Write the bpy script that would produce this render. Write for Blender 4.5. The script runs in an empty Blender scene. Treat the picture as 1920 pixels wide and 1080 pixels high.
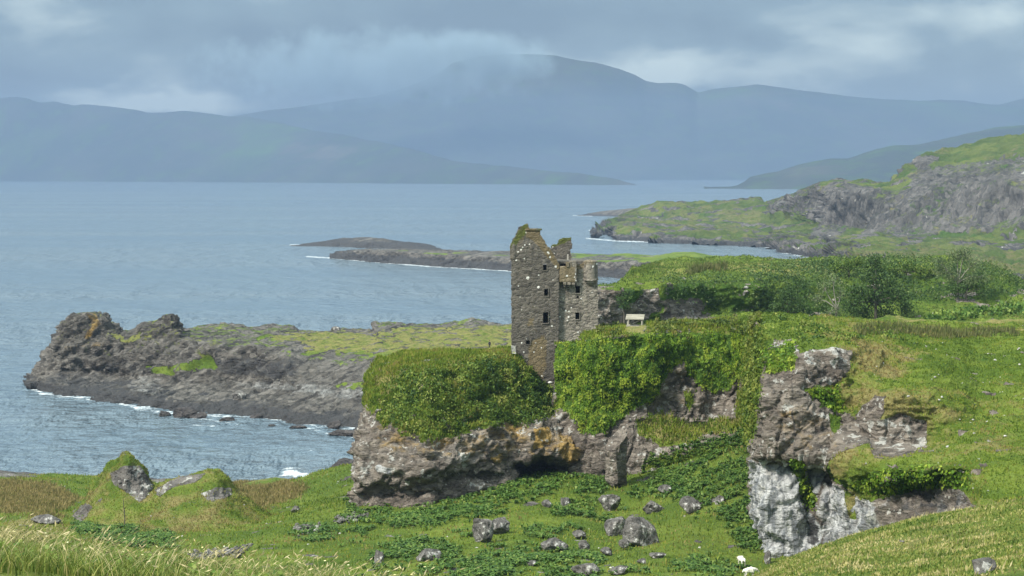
import bpy, math, random
import numpy as np
from mathutils import Vector, Matrix, Quaternion

# ------------------------------------------------------------------ camera, sky, sun, exposure
SC = bpy.context.scene
COL = SC.collection
FPX, UC, VC, VH, CAMZ = 4000.0, 960.0, 540.0, 322.0, 45.0
TH = math.atan((VC - VH) / FPX)
cam_d = bpy.data.cameras.new('camera'); cam = bpy.data.objects.new('camera', cam_d); COL.objects.link(cam)
cam.location = (0, 0, CAMZ); cam.rotation_euler = (math.pi / 2 - TH, 0, 0)
cam_d.sensor_width = 36.0; cam_d.lens = 36.0 * FPX / 1920.0
cam_d.clip_start = 0.5; cam_d.clip_end = 60000.0
SC.camera = cam
EXPO = 2.15
SC.view_settings.view_transform = 'Standard'; SC.view_settings.look = 'None'
SC.view_settings.gamma = 1.0; SC.view_settings.exposure = EXPO
try: SC.view_settings.use_curve_mapping = False
except Exception: pass
SUN_DIR = Vector((-0.62, -0.46, 0.78)).normalized()
sl = bpy.data.lights.new('sun', 'SUN'); sl.energy = 1.5; sl.angle = math.radians(10); sl.color = (1.0, 0.95, 0.86)
so = bpy.data.objects.new('sun', sl); COL.objects.link(so)
so.rotation_euler = SUN_DIR.to_track_quat('Z', 'Y').to_euler(); so.location = (0, -50, 300)
SC.cycles.volume_bounces = 1
SC.cycles.use_denoising = True
SC.cycles.max_bounces = 5
SC.cycles.diffuse_bounces = 2
SC.cycles.glossy_bounces = 2

class NT:
    """short-hand for building node trees"""
    def __init__(s, tree): s.t = tree; tree.nodes.clear()
    def n(s, typ, ins=None, **props):
        nd = s.t.nodes.new(typ)
        for k, v in props.items(): setattr(nd, k, v)
        for k, v in (ins or {}).items():
            sock = nd.inputs[k]
            if isinstance(v, bpy.types.NodeSocket): s.t.links.new(v, sock)
            else:
                if isinstance(v, tuple) and len(v) == 3 and sock.type == 'RGBA': v = (*v, 1)
                sock.default_value = v
        return nd
    def math(s, op, a, b=0.0, c=0.0, clamp=False):
        return s.n('ShaderNodeMath', {0: a, 1: b, 2: c}, operation=op, use_clamp=clamp).outputs[0]
    def mix(s, f, a, b, mode='MIX'):
        nd = s.n('ShaderNodeMix', data_type='RGBA', blend_type=mode)
        for i, v in ((0, f), (6, a), (7, b)):
            if isinstance(v, bpy.types.NodeSocket): s.t.links.new(v, nd.inputs[i])
            elif i and not isinstance(v, tuple): nd.inputs[i].default_value = (v, v, v, 1)
            else: nd.inputs[i].default_value = (*v, 1) if isinstance(v, tuple) and len(v) == 3 else v
        return nd.outputs[2]
    def noise(s, vec, scale, detail=5, rough=0.55, dist=0.0):
        return s.n('ShaderNodeTexNoise', {'Vector': vec, 'Scale': scale, 'Detail': detail, 'Roughness': rough, 'Distortion': dist}).outputs[0]
    def step(s, v, lo, hi):
        return s.n('ShaderNodeMapRange', {0: v, 1: lo, 2: hi, 3: 0.0, 4: 1.0}, interpolation_type='SMOOTHSTEP').outputs[0]
    def scalev(s, vec, sc):
        return s.n('ShaderNodeVectorMath', {0: vec, 1: sc}, operation='MULTIPLY').outputs[0]
    def attr(s, name):
        return s.n('ShaderNodeAttribute', attribute_name=name).outputs['Fac']

def build_world():
    w = bpy.data.worlds.new('World'); SC.world = w; w.use_nodes = True
    T = NT(w.node_tree)
    sky = T.n('ShaderNodeTexSky', sky_type='NISHITA', sun_disc=False)
    sky.sun_elevation = math.asin(SUN_DIR.z); sky.sun_rotation = math.atan2(SUN_DIR.x, SUN_DIR.y)
    d = T.n('ShaderNodeTexCoord').outputs['Generated']
    xyz = T.n('ShaderNodeSeparateXYZ', {0: d})
    ay = T.math('MAXIMUM', T.math('ABSOLUTE', xyz.outputs[1]), 0.08)
    az = T.math('DIVIDE', xyz.outputs[0], ay); el = T.math('DIVIDE', xyz.outputs[2], ay)
    p = T.n('ShaderNodeCombineXYZ', {0: T.math('MULTIPLY', az, 14.0), 1: T.math('MULTIPLY', el, 34.0), 2: 3.7}).outputs[0]
    p2 = T.n('ShaderNodeCombineXYZ', {0: T.math('MULTIPLY', az, 30.0), 1: T.math('MULTIPLY', el, 60.0), 2: 9.1}).outputs[0]
    n1 = T.noise(p, 1.0, 6, 0.5, 0.3)
    wx = T.math('SUBTRACT', T.noise(p2, 1.0, 6, 0.6), 0.5)
    p3 = T.n('ShaderNodeVectorMath', {0: p2, 1: (7.0, 3.0, 5.0)}, operation='ADD').outputs[0]
    wy = T.math('SUBTRACT', T.noise(p3, 1.0, 6, 0.6), 0.5)
    azw = T.math('MULTIPLY_ADD', wx, 0.055, az); elw = T.math('MULTIPLY_ADD', wy, 0.022, el)
    b = T.math('MULTIPLY_ADD', T.math('SUBTRACT', n1, 0.5), 1.5, 0.28)
    for a0, e0, sa, se, amp in ((-0.225, .076, .035, .013, .55), (-0.165, .031, .042, .0075, .95), (-0.18, .056, .05, .008, .12), (-0.03, .056, .06, .012, .2),
                                (.065, .046, .05, .010, .60), (.15, .053, .055, .014, .55), (.215, .075, .03, .012, .45),
                                (.02, .069, .07, .009, -.22), (-.10, .045, .05, .012, -.22), (.21, .04, .03, .006, .05), (.10, .062, .025, .01, -.3)):
        gx = T.math('POWER', T.math('ABSOLUTE', T.math('DIVIDE', T.math('SUBTRACT', azw, a0), sa)), 2.0)
        gy = T.math('POWER', T.math('ABSOLUTE', T.math('DIVIDE', T.math('SUBTRACT', elw, e0), se)), 2.0)
        g = T.math('EXPONENT', T.math('MULTIPLY', T.math('ADD', gx, gy), -1.0))
        b = T.math('MULTIPLY_ADD', g, amp, b)
    ramp = T.n('ShaderNodeValToRGB', {0: T.math('ADD', b, 0.0, clamp=True)})
    e = ramp.color_ramp.elements
    e[0].position = 0.0; e[0].color = (0.115, 0.178, 0.242, 1)
    e[1].position = 1.0; e[1].color = (0.77, 0.88, 0.83, 1)
    m = e.new(0.45); m.color = (0.212, 0.305, 0.36, 1)
    # a cloudy sky brightens towards the zenith
    zen = T.math('MULTIPLY_ADD', T.step(xyz.outputs[2], 0.05, 0.9), ZENITH - 1.0, 1.0)
    k = 10.0 * 2 ** -EXPO
    cl = T.mix(1.0, ramp.outputs[0], T.n('ShaderNodeCombineXYZ', {0: T.math('MULTIPLY', zen, k), 1: T.math('MULTIPLY', T.math('POWER', zen, .90), k), 2: T.math('MULTIPLY', T.math('POWER', zen, .80), k)}).outputs[0], 'MULTIPLY')
    c = T.mix(0.92, sky.outputs[0], cl)
    bg = T.n('ShaderNodeBackground', {0: c, 1: 0.1})
    T.t.links.new(bg.outputs[0], T.n('ShaderNodeOutputWorld').inputs[0])
ZENITH = 9.2
build_world()

# ------------------------------------------------------------------ geometry helpers
rng = np.random.default_rng(7)
random.seed(7)
CT, ST = math.cos(TH), math.sin(TH)
def at(u, v, d):
    """point at forward distance d seen at photograph position u, v"""
    u, v, d = np.broadcast_arrays(np.asarray(u, float), np.asarray(v, float), np.asarray(d, float))
    x, y = (u - UC) / FPX, (VC - v) / FPX
    t = d / (CT + y * ST)
    return np.stack([t * x, d, CAMZ + t * (-ST + y * CT)], -1)
def proj(P):
    P = np.asarray(P, float); X, Y, Z = P[..., 0], P[..., 1], P[..., 2] - CAMZ
    f = Y * CT - Z * ST; up = Y * ST + Z * CT
    return UC + FPX * X / f, VC - FPX * up / f
def W(v, z=0.0):
    """forward distance at which level z is seen at height v"""
    y = (VC - np.asarray(v, float)) / FPX
    return (z - CAMZ) / (-ST + y * CT) * (CT + y * ST)

_perm = np.random.default_rng(11).permutation(256); _perm = np.concatenate([_perm, _perm, _perm])
_grad = np.array([(1,1,0),(-1,1,0),(1,-1,0),(-1,-1,0),(1,0,1),(-1,0,1),(1,0,-1),(-1,0,-1),(0,1,1),(0,-1,1),(0,1,-1),(0,-1,-1),(1,1,0),(-1,1,0),(0,-1,1),(0,-1,-1)], float)
def perlin(p):
    p = np.asarray(p, float); sh = p.shape[:-1]; p = p.reshape(-1, 3)
    i = np.floor(p).astype(np.int64); f = p - i; i &= 255
    w = f * f * f * (f * (f * 6 - 15) + 10)
    out = 0
    for a in (0, 1):
        wa = w[:, 0] if a else 1 - w[:, 0]
        for b in (0, 1):
            wb = w[:, 1] if b else 1 - w[:, 1]
            for c in (0, 1):
                wc = w[:, 2] if c else 1 - w[:, 2]
                h = _perm[_perm[_perm[(i[:, 0] + a) & 255] + ((i[:, 1] + b) & 255)] + ((i[:, 2] + c) & 255)] & 15
                g = _grad[h]
                out = out + wa * wb * wc * (g[:, 0] * (f[:, 0] - a) + g[:, 1] * (f[:, 1] - b) + g[:, 2] * (f[:, 2] - c))
    return out.reshape(sh)
def fbm(p, size, octaves=4, gain=0.5, off=0.0, ridged=False):
    """fractal noise, features of the given size in metres, about -1..1"""
    p = np.asarray(p, float) / np.asarray(size, float) + off
    s, a, tot = 0, 1.0, 0
    for _ in range(octaves):
        n = perlin(p) * 1.6
        s = s + a * ((1 - 2 * np.abs(n)) if ridged else n); tot += a; a *= gain; p = p * 2.03 + 17.3
    return s / tot
def worley(P, size):
    """nearest-cell noise: random value of the cell, and how far the next cell is (0 on a crack)"""
    q = np.asarray(P, float) / np.asarray(size, float); sh = q.shape[:-1]; q = q.reshape(-1, 3); i = np.floor(q).astype(np.int64)
    d1 = np.full(len(q), 9.0); d2 = d1.copy(); rid = np.zeros(len(q))
    for a in (-1, 0, 1):
        for b in (-1, 0, 1):
            for c in (-1, 0, 1):
                j = i + (a, b, c); h = _perm[_perm[_perm[j[:, 0] & 255] + (j[:, 1] & 255)] + (j[:, 2] & 255)]
                o = np.stack([_perm[h] , _perm[h + 57], _perm[h + 131]], -1) / 255.0
                d = np.sqrt(((j + o - q) ** 2).sum(-1)); n = d < d1
                d2 = np.where(n, d1, np.minimum(d2, d)); rid = np.where(n, _perm[h + 200] / 255.0, rid); d1 = np.where(n, d, d1)
    return rid.reshape(sh), (d2 - d1).reshape(sh)
def blocks(P, size, amp, groove=.5):
    P = P + (fbm(P, np.asarray(size, float) * 1.3, 2) * np.min(size) * .35)[..., None]
    r, e = worley(P, size); g = sstep(e, 0, .16)
    return amp * ((r - .5) * 2 * g - groove * (1 - g))
def sstep(x, lo, hi):
    t = np.clip((np.asarray(x, float) - lo) / (hi - lo), 0, 1); return t * t * (3 - 2 * t)
def polymask(u, v, poly, soft=6.0):
    """1 inside the polygon, 0 outside, soft edge in pixels"""
    u = np.asarray(u, float); v = np.asarray(v, float)
    P = np.asarray(poly, float); ins = np.zeros(u.shape, bool); dist = np.full(u.shape, 1e9)
    for (x0, y0), (x1, y1) in zip(P, np.roll(P, -1, 0)):
        if y0 != y1:
            c = (y0 > v) != (y1 > v); ins ^= c & (u < (x1 - x0) * (v - y0) / (y1 - y0) + x0)
        L = (x1 - x0) ** 2 + (y1 - y0) ** 2 + 1e-9
        t = np.clip(((u - x0) * (x1 - x0) + (v - y0) * (y1 - y0)) / L, 0, 1)
        dist = np.minimum(dist, np.hypot(u - x0 - t * (x1 - x0), v - y0 - t * (y1 - y0)))
    return sstep(np.where(ins, dist, -dist), -soft, soft)
def normals(P):
    a = np.gradient(P, axis=1); b = np.gradient(P, axis=0)
    n = np.cross(a, b); n /= np.linalg.norm(n, axis=-1, keepdims=True) + 1e-12
    return n
def tag(o, label=None, cat=None, group=None, kind=None):
    if label: o['label'] = label
    if cat: o['category'] = cat
    if group: o['group'] = group
    if kind: o['kind'] = kind
    return o
def raw_mesh(name, V, F, mat, parent=None, smooth=True, attrs=None):
    """mesh from arrays; F is (n,4) or (n,3)"""
    V = np.ascontiguousarray(V, np.float32).reshape(-1, 3); F = np.ascontiguousarray(F, np.int32)
    me = bpy.data.meshes.new(name); k = F.shape[1]
    me.vertices.add(len(V)); me.vertices.foreach_set('co', V.ravel())
    me.loops.add(F.size); me.loops.foreach_set('vertex_index', F.ravel())
    me.polygons.add(len(F)); me.polygons.foreach_set('loop_start', np.arange(0, F.size, k, dtype=np.int32))
    try: me.polygons.foreach_set('loop_total', np.full(len(F), k, np.int32))
    except Exception: pass
    me.update(calc_edges=True)
    me.polygons.foreach_set('use_smooth', np.full(len(F), smooth, bool))
    for k_, a in (attrs or {}).items():
        at_ = me.attributes.new(k_, 'FLOAT', 'POINT'); at_.data.foreach_set('value', np.ascontiguousarray(a, np.float32).ravel())
    me.materials.append(mat)
    o = bpy.data.objects.new(name, me); COL.objects.link(o)
    if parent is not None: o.parent = parent
    return o
def grid_faces(nr, nc):
    i = np.arange(nr * nc).reshape(nr, nc)
    return np.stack([i[:-1, :-1], i[:-1, 1:], i[1:, 1:], i[1:, :-1]], -1).reshape(-1, 4)
def empty(name, loc, label, cat, group=None, rz=0):
    o = bpy.data.objects.new(name, None); COL.objects.link(o); o.location = loc; o.rotation_euler = (0, 0, rz)
    o.empty_display_size = 0.3
    return tag(o, label, cat, group)

def lin(spec, u):
    if np.isscalar(spec): return np.full(u.shape, float(spec))
    a = np.asarray(spec, float); return np.interp(u, a[:, 0], a[:, 1])
def blur(a, k):
    if k < 1: return a
    w = np.hanning(2 * k + 3)[1:-1]; w /= w.sum()
    return np.convolve(np.pad(a, k, mode='edge'), w, 'valid')
def pchip(Y, x, xq):
    h = np.diff(x)[:, None, None]; dl = np.diff(Y, axis=0) / h
    m = np.zeros_like(Y); m[0], m[-1] = dl[0], dl[-1]
    if len(x) > 2:
        a, b = dl[:-1], dl[1:]; h0, h1 = h[:-1], h[1:]
        w1, w2 = 2 * h1 + h0, h1 + 2 * h0
        same = a * b > 0
        den = np.where(same, w1 / np.where(same, a, 1) + w2 / np.where(same, b, 1), 1)
        m[1:-1] = np.where(same, (w1 + w2) / den, 0)
    k = np.clip(np.searchsorted(x, xq, 'right') - 1, 0, len(x) - 2)
    t = ((xq - x[k]) / np.diff(x)[k])[:, None, None]; hh = np.diff(x)[k][:, None, None]
    return (2*t**3-3*t**2+1) * Y[k] + (t**3-2*t**2+t) * hh * m[k] + (-2*t**3+3*t**2) * Y[k+1] + (t**3-t**2) * hh * m[k+1]
def loft(u0, u1, du, rows, step, soft=2):
    """surface through rows (near foot first); each row: v or z, d, optional du, as numbers or (u, value) lists"""
    u = np.arange(u0, u1 + du * .5, du); R = []
    for r in rows:
        d = blur(lin(r['d'], u), soft); uu = u + (lin(r['du'], u) if 'du' in r else 0)
        if 'z' in r:
            z = blur(lin(r['z'], u), soft); R.append(np.stack([(uu - UC) / FPX * d * 1.0, d, z], -1))
        else: R.append(at(uu, blur(lin(r['v'], u), soft), d))
    R = np.stack(R)
    seg = np.linalg.norm(np.diff(R, axis=0), axis=-1); seg = np.maximum(np.median(seg, axis=1), 1e-3)
    x = np.concatenate([[0], np.cumsum(seg)])
    xq = np.concatenate([np.linspace(x[i], x[i+1], max(2, int(round(seg[i] / step))), endpoint=False) for i in range(len(seg))] + [[x[-1]]])
    return pchip(R, x, xq)
def grid_obj(name, P, mat, attrs=None, parent=None):
    return raw_mesh(name, P.reshape(-1, 3), grid_faces(*P.shape[:2])[:, ::1], mat, parent, True, attrs)
def scatter(P, mask, density, maxn=400000):
    """random points on a grid surface, density per square metre times mask; returns points, normals, grid index"""
    a, b, c, d = P[:-1, :-1], P[:-1, 1:], P[1:, 1:], P[1:, :-1]
    cr = np.cross(c - a, d - b); ar = 0.5 * np.linalg.norm(cr, axis=-1); n = cr / (2 * ar[..., None] + 1e-12)
    m = (mask[:-1, :-1] + mask[1:, 1:]) * .5
    w = (ar * m).ravel(); tot = w.sum()
    N = int(min(maxn, tot * density))
    if N < 1: return np.zeros((0, 3)), np.zeros((0, 3)), np.zeros(0, int)
    cs = np.cumsum(w); f = np.searchsorted(cs, rng.random(N) * cs[-1]); f = np.minimum(f, len(w) - 1)
    s, t = rng.random((N, 1)), rng.random((N, 1))
    A, B, Cc, D = (q.reshape(-1, 3)[f] for q in (a, b, c, d))
    p = (A * (1 - s) + B * s) * (1 - t) + (D * (1 - s) + Cc * s) * t
    return p, n.reshape(-1, 3)[f], f
def unit(v): return v / (np.linalg.norm(v, axis=-1, keepdims=True) + 1e-12)
def leaf_mesh(name, p, axis, side, mat, rnd, parent=None):
    """diamond leaves: base p, long axis, half width vector"""
    N = len(p); mid = p + axis * .45
    V = np.stack([p, mid + side, p + axis, mid - side], 1).reshape(-1, 3)
    return raw_mesh(name, V, np.arange(4 * N).reshape(-1, 4), mat, parent, False, {'rnd': np.repeat(rnd, 4)})
def blade_mesh(name, p, up, lean, width, mat, rnd, parent=None, segs=3):
    """curved blades: base p, up vector (height), lean vector (tip offset), width vector"""
    N = len(p); rowsV = []
    for k in range(segs + 1):
        t = k / segs; c = p + up * t * (1 - .18 * t) + lean * t * t; w = width * (1 - t) ** .7 * .5 + width * .06
        rowsV += [c - w, c + w]
    V = np.stack(rowsV, 1); K = 2 * (segs + 1)
    f = np.array([[2*k, 2*k+1, 2*k+3, 2*k+2] for k in range(segs)])
    F = (f[None] + (np.arange(N) * K)[:, None, None]).reshape(-1, 4)
    return raw_mesh(name, V.reshape(-1, 3), F, mat, parent, False, {'rnd': np.repeat(rnd, K), 'tip': np.tile(np.repeat(np.linspace(0, 1, segs + 1), 2), N)})
def rand_dir(N): return unit(rng.normal(size=(N, 3)))

# ------------------------------------------------------------------ materials
def new_mat(name):
    m = bpy.data.materials.new(name); m.use_nodes = True; T = NT(m.node_tree)
    out = T.n('ShaderNodeOutputMaterial')
    return m, T, out
def finish(T, out, color, rough=0.85, bump=None, strength=0.5, dist=0.1, spec=0.25, extra=None):
    ins = {'Base Color': color, 'Roughness': rough, 'Specular IOR Level': spec}
    if bump is not None: ins['Normal'] = T.n('ShaderNodeBump', {'Height': bump, 'Strength': strength, 'Distance': dist}).outputs[0]
    ins.update(extra or {})
    b = T.n('ShaderNodeBsdfPrincipled', ins); T.t.links.new(b.outputs[0], out.inputs[0])
def land_mat(name, s=1.0, ra=(.15,.135,.12), rb=(.25,.235,.215), rdark=(.06,.055,.052), lichen=.62, lich_col=(.5,.49,.45),
             g1=(.085,.135,.016), g2=(.155,.205,.03), gdry=(.235,.205,.075), gdark=(.05,.10,.014), strata=(1, 1, 2.2), bump=1.0, ochre=(.36,.23,.06), bands=None, pale=((.19, .20, .21), (.56, .56, .55))):
    """rock under grass: attributes veg, dry, dark, ochre, pale, wet say where each is, the last also for painted shade on rock; s is the size of features in metres"""
    m, T, out = new_mat(name)
    P = T.n('ShaderNodeTexCoord').outputs['Object']
    Ps = T.scalev(P, strata)
    nb = T.noise(Ps, .12 / s, 7, .6); nm = T.noise(Ps, .6 / s, 8, .65, .4); nf = T.noise(Ps, 2.6 / s, 8, .7); ng = T.noise(P, .9 / s, 8, .7)
    rock = T.mix(T.step(nb, .35, .65), ra, rb)
    rock = T.mix(T.math('MULTIPLY', T.step(nm, .50, .36), .75), rock, rdark)
    rock = T.mix(T.math('MULTIPLY', T.step(nf, .47, .68), .5), rock, tuple(min(1, c * 1.9) for c in ra))
    rock = T.mix(T.math('MULTIPLY', T.step(nf, .47, .30), .6), rock, rdark)
    if bands:
        sd = T.n('ShaderNodeVectorMath', {0: P, 1: bands[0]}, operation='DOT_PRODUCT').outputs['Value']
        q = T.n('ShaderNodeCombineXYZ', {0: T.math('MULTIPLY_ADD', nb, 2.2, T.math('DIVIDE', sd, bands[1])), 1: T.math('MULTIPLY', nm, .6), 2: 0.0}).outputs[0]
        bn = T.noise(q, 1.0, 4, .7)
        rock = T.mix(T.math('MULTIPLY', T.step(bn, .50, .36), .8), rock, rdark)
        rock = T.mix(T.math('MULTIPLY', T.step(bn, .55, .70), .6), rock, tuple(min(1, c * 1.55) for c in rb))
    vb = T.n('ShaderNodeSeparateXYZ', {0: T.n('ShaderNodeTexVoronoi', {'Vector': Ps, 'Scale': 1.3 / s}).outputs['Color']})
    rock = T.mix(T.math('MULTIPLY', T.step(vb.outputs[0], .55, 1.0), .45), rock, tuple(min(1, c * 1.5) for c in rb))
    rock = T.mix(T.math('MULTIPLY', T.step(vb.outputs[1], .6, 1.0), .5), rock, rdark)
    oc = T.step(T.math('MULTIPLY_ADD', T.math('SUBTRACT', nm, .5), 1.6, T.attr('ochre')), .30, .85)
    rock = T.mix(T.math('MULTIPLY', oc, .85), rock, ochre)
    Pv = T.scalev(P, (2.2, 2.2, .22)); nv = T.noise(Pv, .9 / s, 7, .6, .3)
    palec = T.mix(T.step(nv, .38, .62), pale[0], pale[1])
    rock = T.mix(T.step(T.math('MULTIPLY_ADD', T.math('SUBTRACT', nm, .5), 1.0, T.attr('pale')), .35, .65), rock, palec)
    li = T.step(T.math('MULTIPLY_ADD', T.math('SUBTRACT', nb, .5), .5, T.math('MULTIPLY_ADD', T.attr('lich'), .075, T.noise(P, 1.1 / s, 5, .62))), lichen, lichen + .05)
    rock = T.mix(T.math('MULTIPLY', li, .85), rock, lich_col)
    wet_or_shade = T.step(T.math('MULTIPLY_ADD', T.math('SUBTRACT', nm, .5), 1.5, T.attr('wet_or_shade')), .30, .70)
    rock = T.mix(wet_or_shade, rock, T.mix(nf, (.022, .023, .025), (.095, .092, .092)))
    gr = T.mix(T.step(T.noise(P, .16 / s, 6, .6), .38, .62), g1, g2)
    gr = T.mix(T.step(T.math('MULTIPLY_ADD', T.math('SUBTRACT', ng, .5), 1.1, T.attr('dry')), .30, .75), gr, gdry)
    gr = T.mix(T.step(T.math('MULTIPLY_ADD', T.math('SUBTRACT', ng, .5), 1.1, T.attr('dark')), .35, .75), gr, gdark)
    gr = T.mix(T.math('MULTIPLY', T.step(ng, .52, .35), .45), gr, gdark)
    gr = T.mix(T.math('MULTIPLY', T.step(nf, .55, .75), .35), gr, tuple(c * 1.5 for c in g2))
    vf = T.step(T.math('MULTIPLY_ADD', T.math('SUBTRACT', ng, .5), .9, T.attr('veg')), .42, .58)
    c = T.mix(vf, rock, gr)
    h = T.math('MULTIPLY_ADD', nf, .35, nm)
    vor = T.n('ShaderNodeTexVoronoi', {'Vector': Ps, 'Scale': .55 / s}, feature='DISTANCE_TO_EDGE').outputs[0]
    h = T.math('MULTIPLY_ADD', T.step(vor, .0, .16), .13, h)
    h = T.mix(vf, h, ng)
    finish(T, out, c, .92, h, bump, .9 * s, .15)
    return m
def leaf_mat(name, stops, rough=.55, noise=0.25, nscale=.35, trans=0.25):
    """leaf colour from the leaf's own random value, shifted in clumps"""
    m, T, out = new_mat(name)
    P = T.n('ShaderNodeTexCoord').outputs['Object']
    r = T.math('MULTIPLY_ADD', T.math('SUBTRACT', T.noise(P, nscale, 4, .6), .5), noise * 4, T.attr('rnd'), clamp=True)
    ramp = T.n('ShaderNodeValToRGB', {0: r}); e = ramp.color_ramp.elements
    e[0].position, e[0].color = stops[0][0], (*stops[0][1], 1); e[1].position, e[1].color = stops[-1][0], (*stops[-1][1], 1)
    for p, c in stops[1:-1]: e.new(p).color = (*c, 1)
    b = T.n('ShaderNodeBsdfPrincipled', {'Base Color': ramp.outputs[0], 'Roughness': rough, 'Specular IOR Level': .2})
    t = T.n('ShaderNodeBsdfTranslucent', {0: ramp.outputs[0]})
    mx = T.n('ShaderNodeMixShader', {0: trans, 1: b.outputs[0], 2: t.outputs[0]})
    T.t.links.new(mx.outputs[0], out.inputs[0])
    return m
def plain_mat(name, a, b, scale=3.0, rough=.8, stretch=(1, 1, 1), bump=.3, bdist=.02):
    m, T, out = new_mat(name)
    P = T.scalev(T.n('ShaderNodeTexCoord').outputs['Object'], stretch)
    n = T.noise(P, scale, 6, .65)
    finish(T, out, T.mix(T.step(n, .3, .7), a, b), rough, n, bump, bdist)
    return m

M_CRAG = land_mat('crag_rock_and_turf', 1.0, ra=(.135,.112,.093), rb=(.255,.222,.186), rdark=(.047,.042,.037), lichen=.59)
M_GROUND = land_mat('valley_turf', 1.6, lichen=.60, ra=(.10,.09,.08), rb=(.2,.185,.17))
M_SHORE = land_mat('shore_rock', 1.6, ra=(.068,.062,.054), rb=(.165,.152,.135), rdark=(.026,.025,.025), lichen=.73, strata=(1, 1, 2.0), bump=1.0, bands=((-.58, .12, .78), 1.5), pale=((.13, .13, .125), (.32, .315, .30)))
M_COAST = land_mat('coast_rock', 5.0, ra=(.075,.07,.062), rb=(.155,.145,.135), rdark=(.03,.03,.03), lichen=.68, g1=(.06,.09,.02), g2=(.125,.15,.035), gdry=(.17,.15,.07), strata=(1.4, 1.4, .6))
M_FAR = land_mat('far_hill', 90.0, ra=(.08,.085,.08), rb=(.11,.11,.10), lichen=.9, g1=(.032,.042,.034), g2=(.05,.057,.045), gdry=(.085,.08,.06), bump=.3)
M_BOULDER = land_mat('boulder_stone', .55, ra=(.10,.093,.085), rb=(.19,.18,.165), rdark=(.04,.038,.035), lichen=.60, strata=(1, 1, 1), lich_col=(.55,.54,.50))
M_REEF = land_mat('wet_reef_stone', .8, ra=(.05,.045,.045), rb=(.10,.09,.085), rdark=(.02,.02,.022), lichen=.75, strata=(1, 1, 2))

def add_zero(attrs, n):
    for k in ('veg', 'dry', 'dark', 'ochre', 'pale', 'wet_or_shade', 'lich'):
        if k not in attrs: attrs[k] = np.zeros(n)
    return attrs
def warp(P, amp, size, off=0):
    return fbm(P, size, 3, .6, 3.1 + off) * amp, fbm(P, size, 3, .6, 8.7 + off) * amp

# ------------------------------------------------------------------ sea
def build_sea():
    m, T, out = new_mat('sea_water')
    P = T.n('ShaderNodeTexCoord').outputs['Object']
    c1 = T.noise(T.scalev(P, (.62, 1.0, 1)), .20, 5, .60, .4)
    c2 = T.noise(T.scalev(P, (1.3, .45, 1)), .055, 5, .62)
    c4 = T.noise(T.scalev(P, (1.3, .7, 1)), .11, 4, .6)
    c3 = T.noise(T.scalev(P, (.25, 1, 1)), .006, 5, .6)
    col = T.mix(T.step(c3, .35, .65), (.095, .138, .172), (.14, .185, .215))
    cf = T.noise(T.scalev(P, (.7, 1.0, 1)), .55, 6, .7)
    foam = T.math('MULTIPLY', T.step(T.math('MULTIPLY_ADD', T.math('SUBTRACT', cf, .5), 3.2, T.attr('foam')), .48, .95), .9)
    foam = T.math('MAXIMUM', foam, T.math('MULTIPLY', T.step(T.noise(T.scalev(P, (.35, 1, 1)), .11, 6, .7), .735, .76), T.step(c3, .4, .6)))
    col = T.mix(foam, col, (.62, .66, .68))
    rough = T.mix(foam, .14, .8)
    h = T.math('ADD', T.math('MULTIPLY', c1, 3.4), T.math('MULTIPLY_ADD', c4, 4.0, T.math('MULTIPLY', c2, 13.0)))
    bp = T.n('ShaderNodeBump', {'Height': h, 'Strength': T.math('MULTIPLY_ADD', T.step(c3, .32, .62), .55, .38), 'Distance': 1.0}).outputs[0]
    b = T.n('ShaderNodeBsdfPrincipled', {'Base Color': col, 'Roughness': rough, 'Normal': bp, 'IOR': 1.333, 'Specular IOR Level': .5})
    T.t.links.new(b.outputs[0], out.inputs[0])
    u = np.arange(-900, 2850, 5.0)
    vv = np.concatenate([np.linspace(1000, 362, 520), 322 + 40 * np.geomspace(1, 15.7 / 40, 60)[1:]])
    d = W(vv); U, D = np.meshgrid(u, d)
    X = (U - UC) / FPX * D
    P = np.stack([X, D, np.zeros_like(X)], -1)
    fade = 1 / (1 + (D / 520) ** 3)
    q = P * (.75, 1.25, 1)
    z = .30 * fbm(q + np.array([0, 0, 3.]), 7.0, 3, .55, ridged=True) + .30 * fbm(q, 26.0, 2, .5)
    P[..., 2] = z * fade
    foam = np.zeros(U.shape)
    for f in FOAM_LINES:
        Vv = VC - FPX * (D * ST + (0 - CAMZ) * CT) / (D * CT + CAMZ * ST)
        w = f[1]; pts = np.asarray(f[0], float)
        dist = np.full(U.shape, 1e9)
        for (x0, y0), (x1, y1) in zip(pts[:-1], pts[1:]):
            L = (x1 - x0) ** 2 + (y1 - y0) ** 2 + 1e-9
            t = np.clip(((U - x0) * (x1 - x0) + (Vv - y0) * (y1 - y0)) / L, 0, 1)
            dist = np.minimum(dist, np.hypot((U - x0 - t * (x1 - x0)) * .35, Vv - y0 - t * (y1 - y0)))
        foam = np.maximum(foam, f[2] * (1 - sstep(dist, 0, w)))
    tag(grid_obj('sea', P, m, {'foam': foam}), 'blue grey sea ruffled by wind reaching to the far hills', 'sea', kind='structure')
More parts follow.
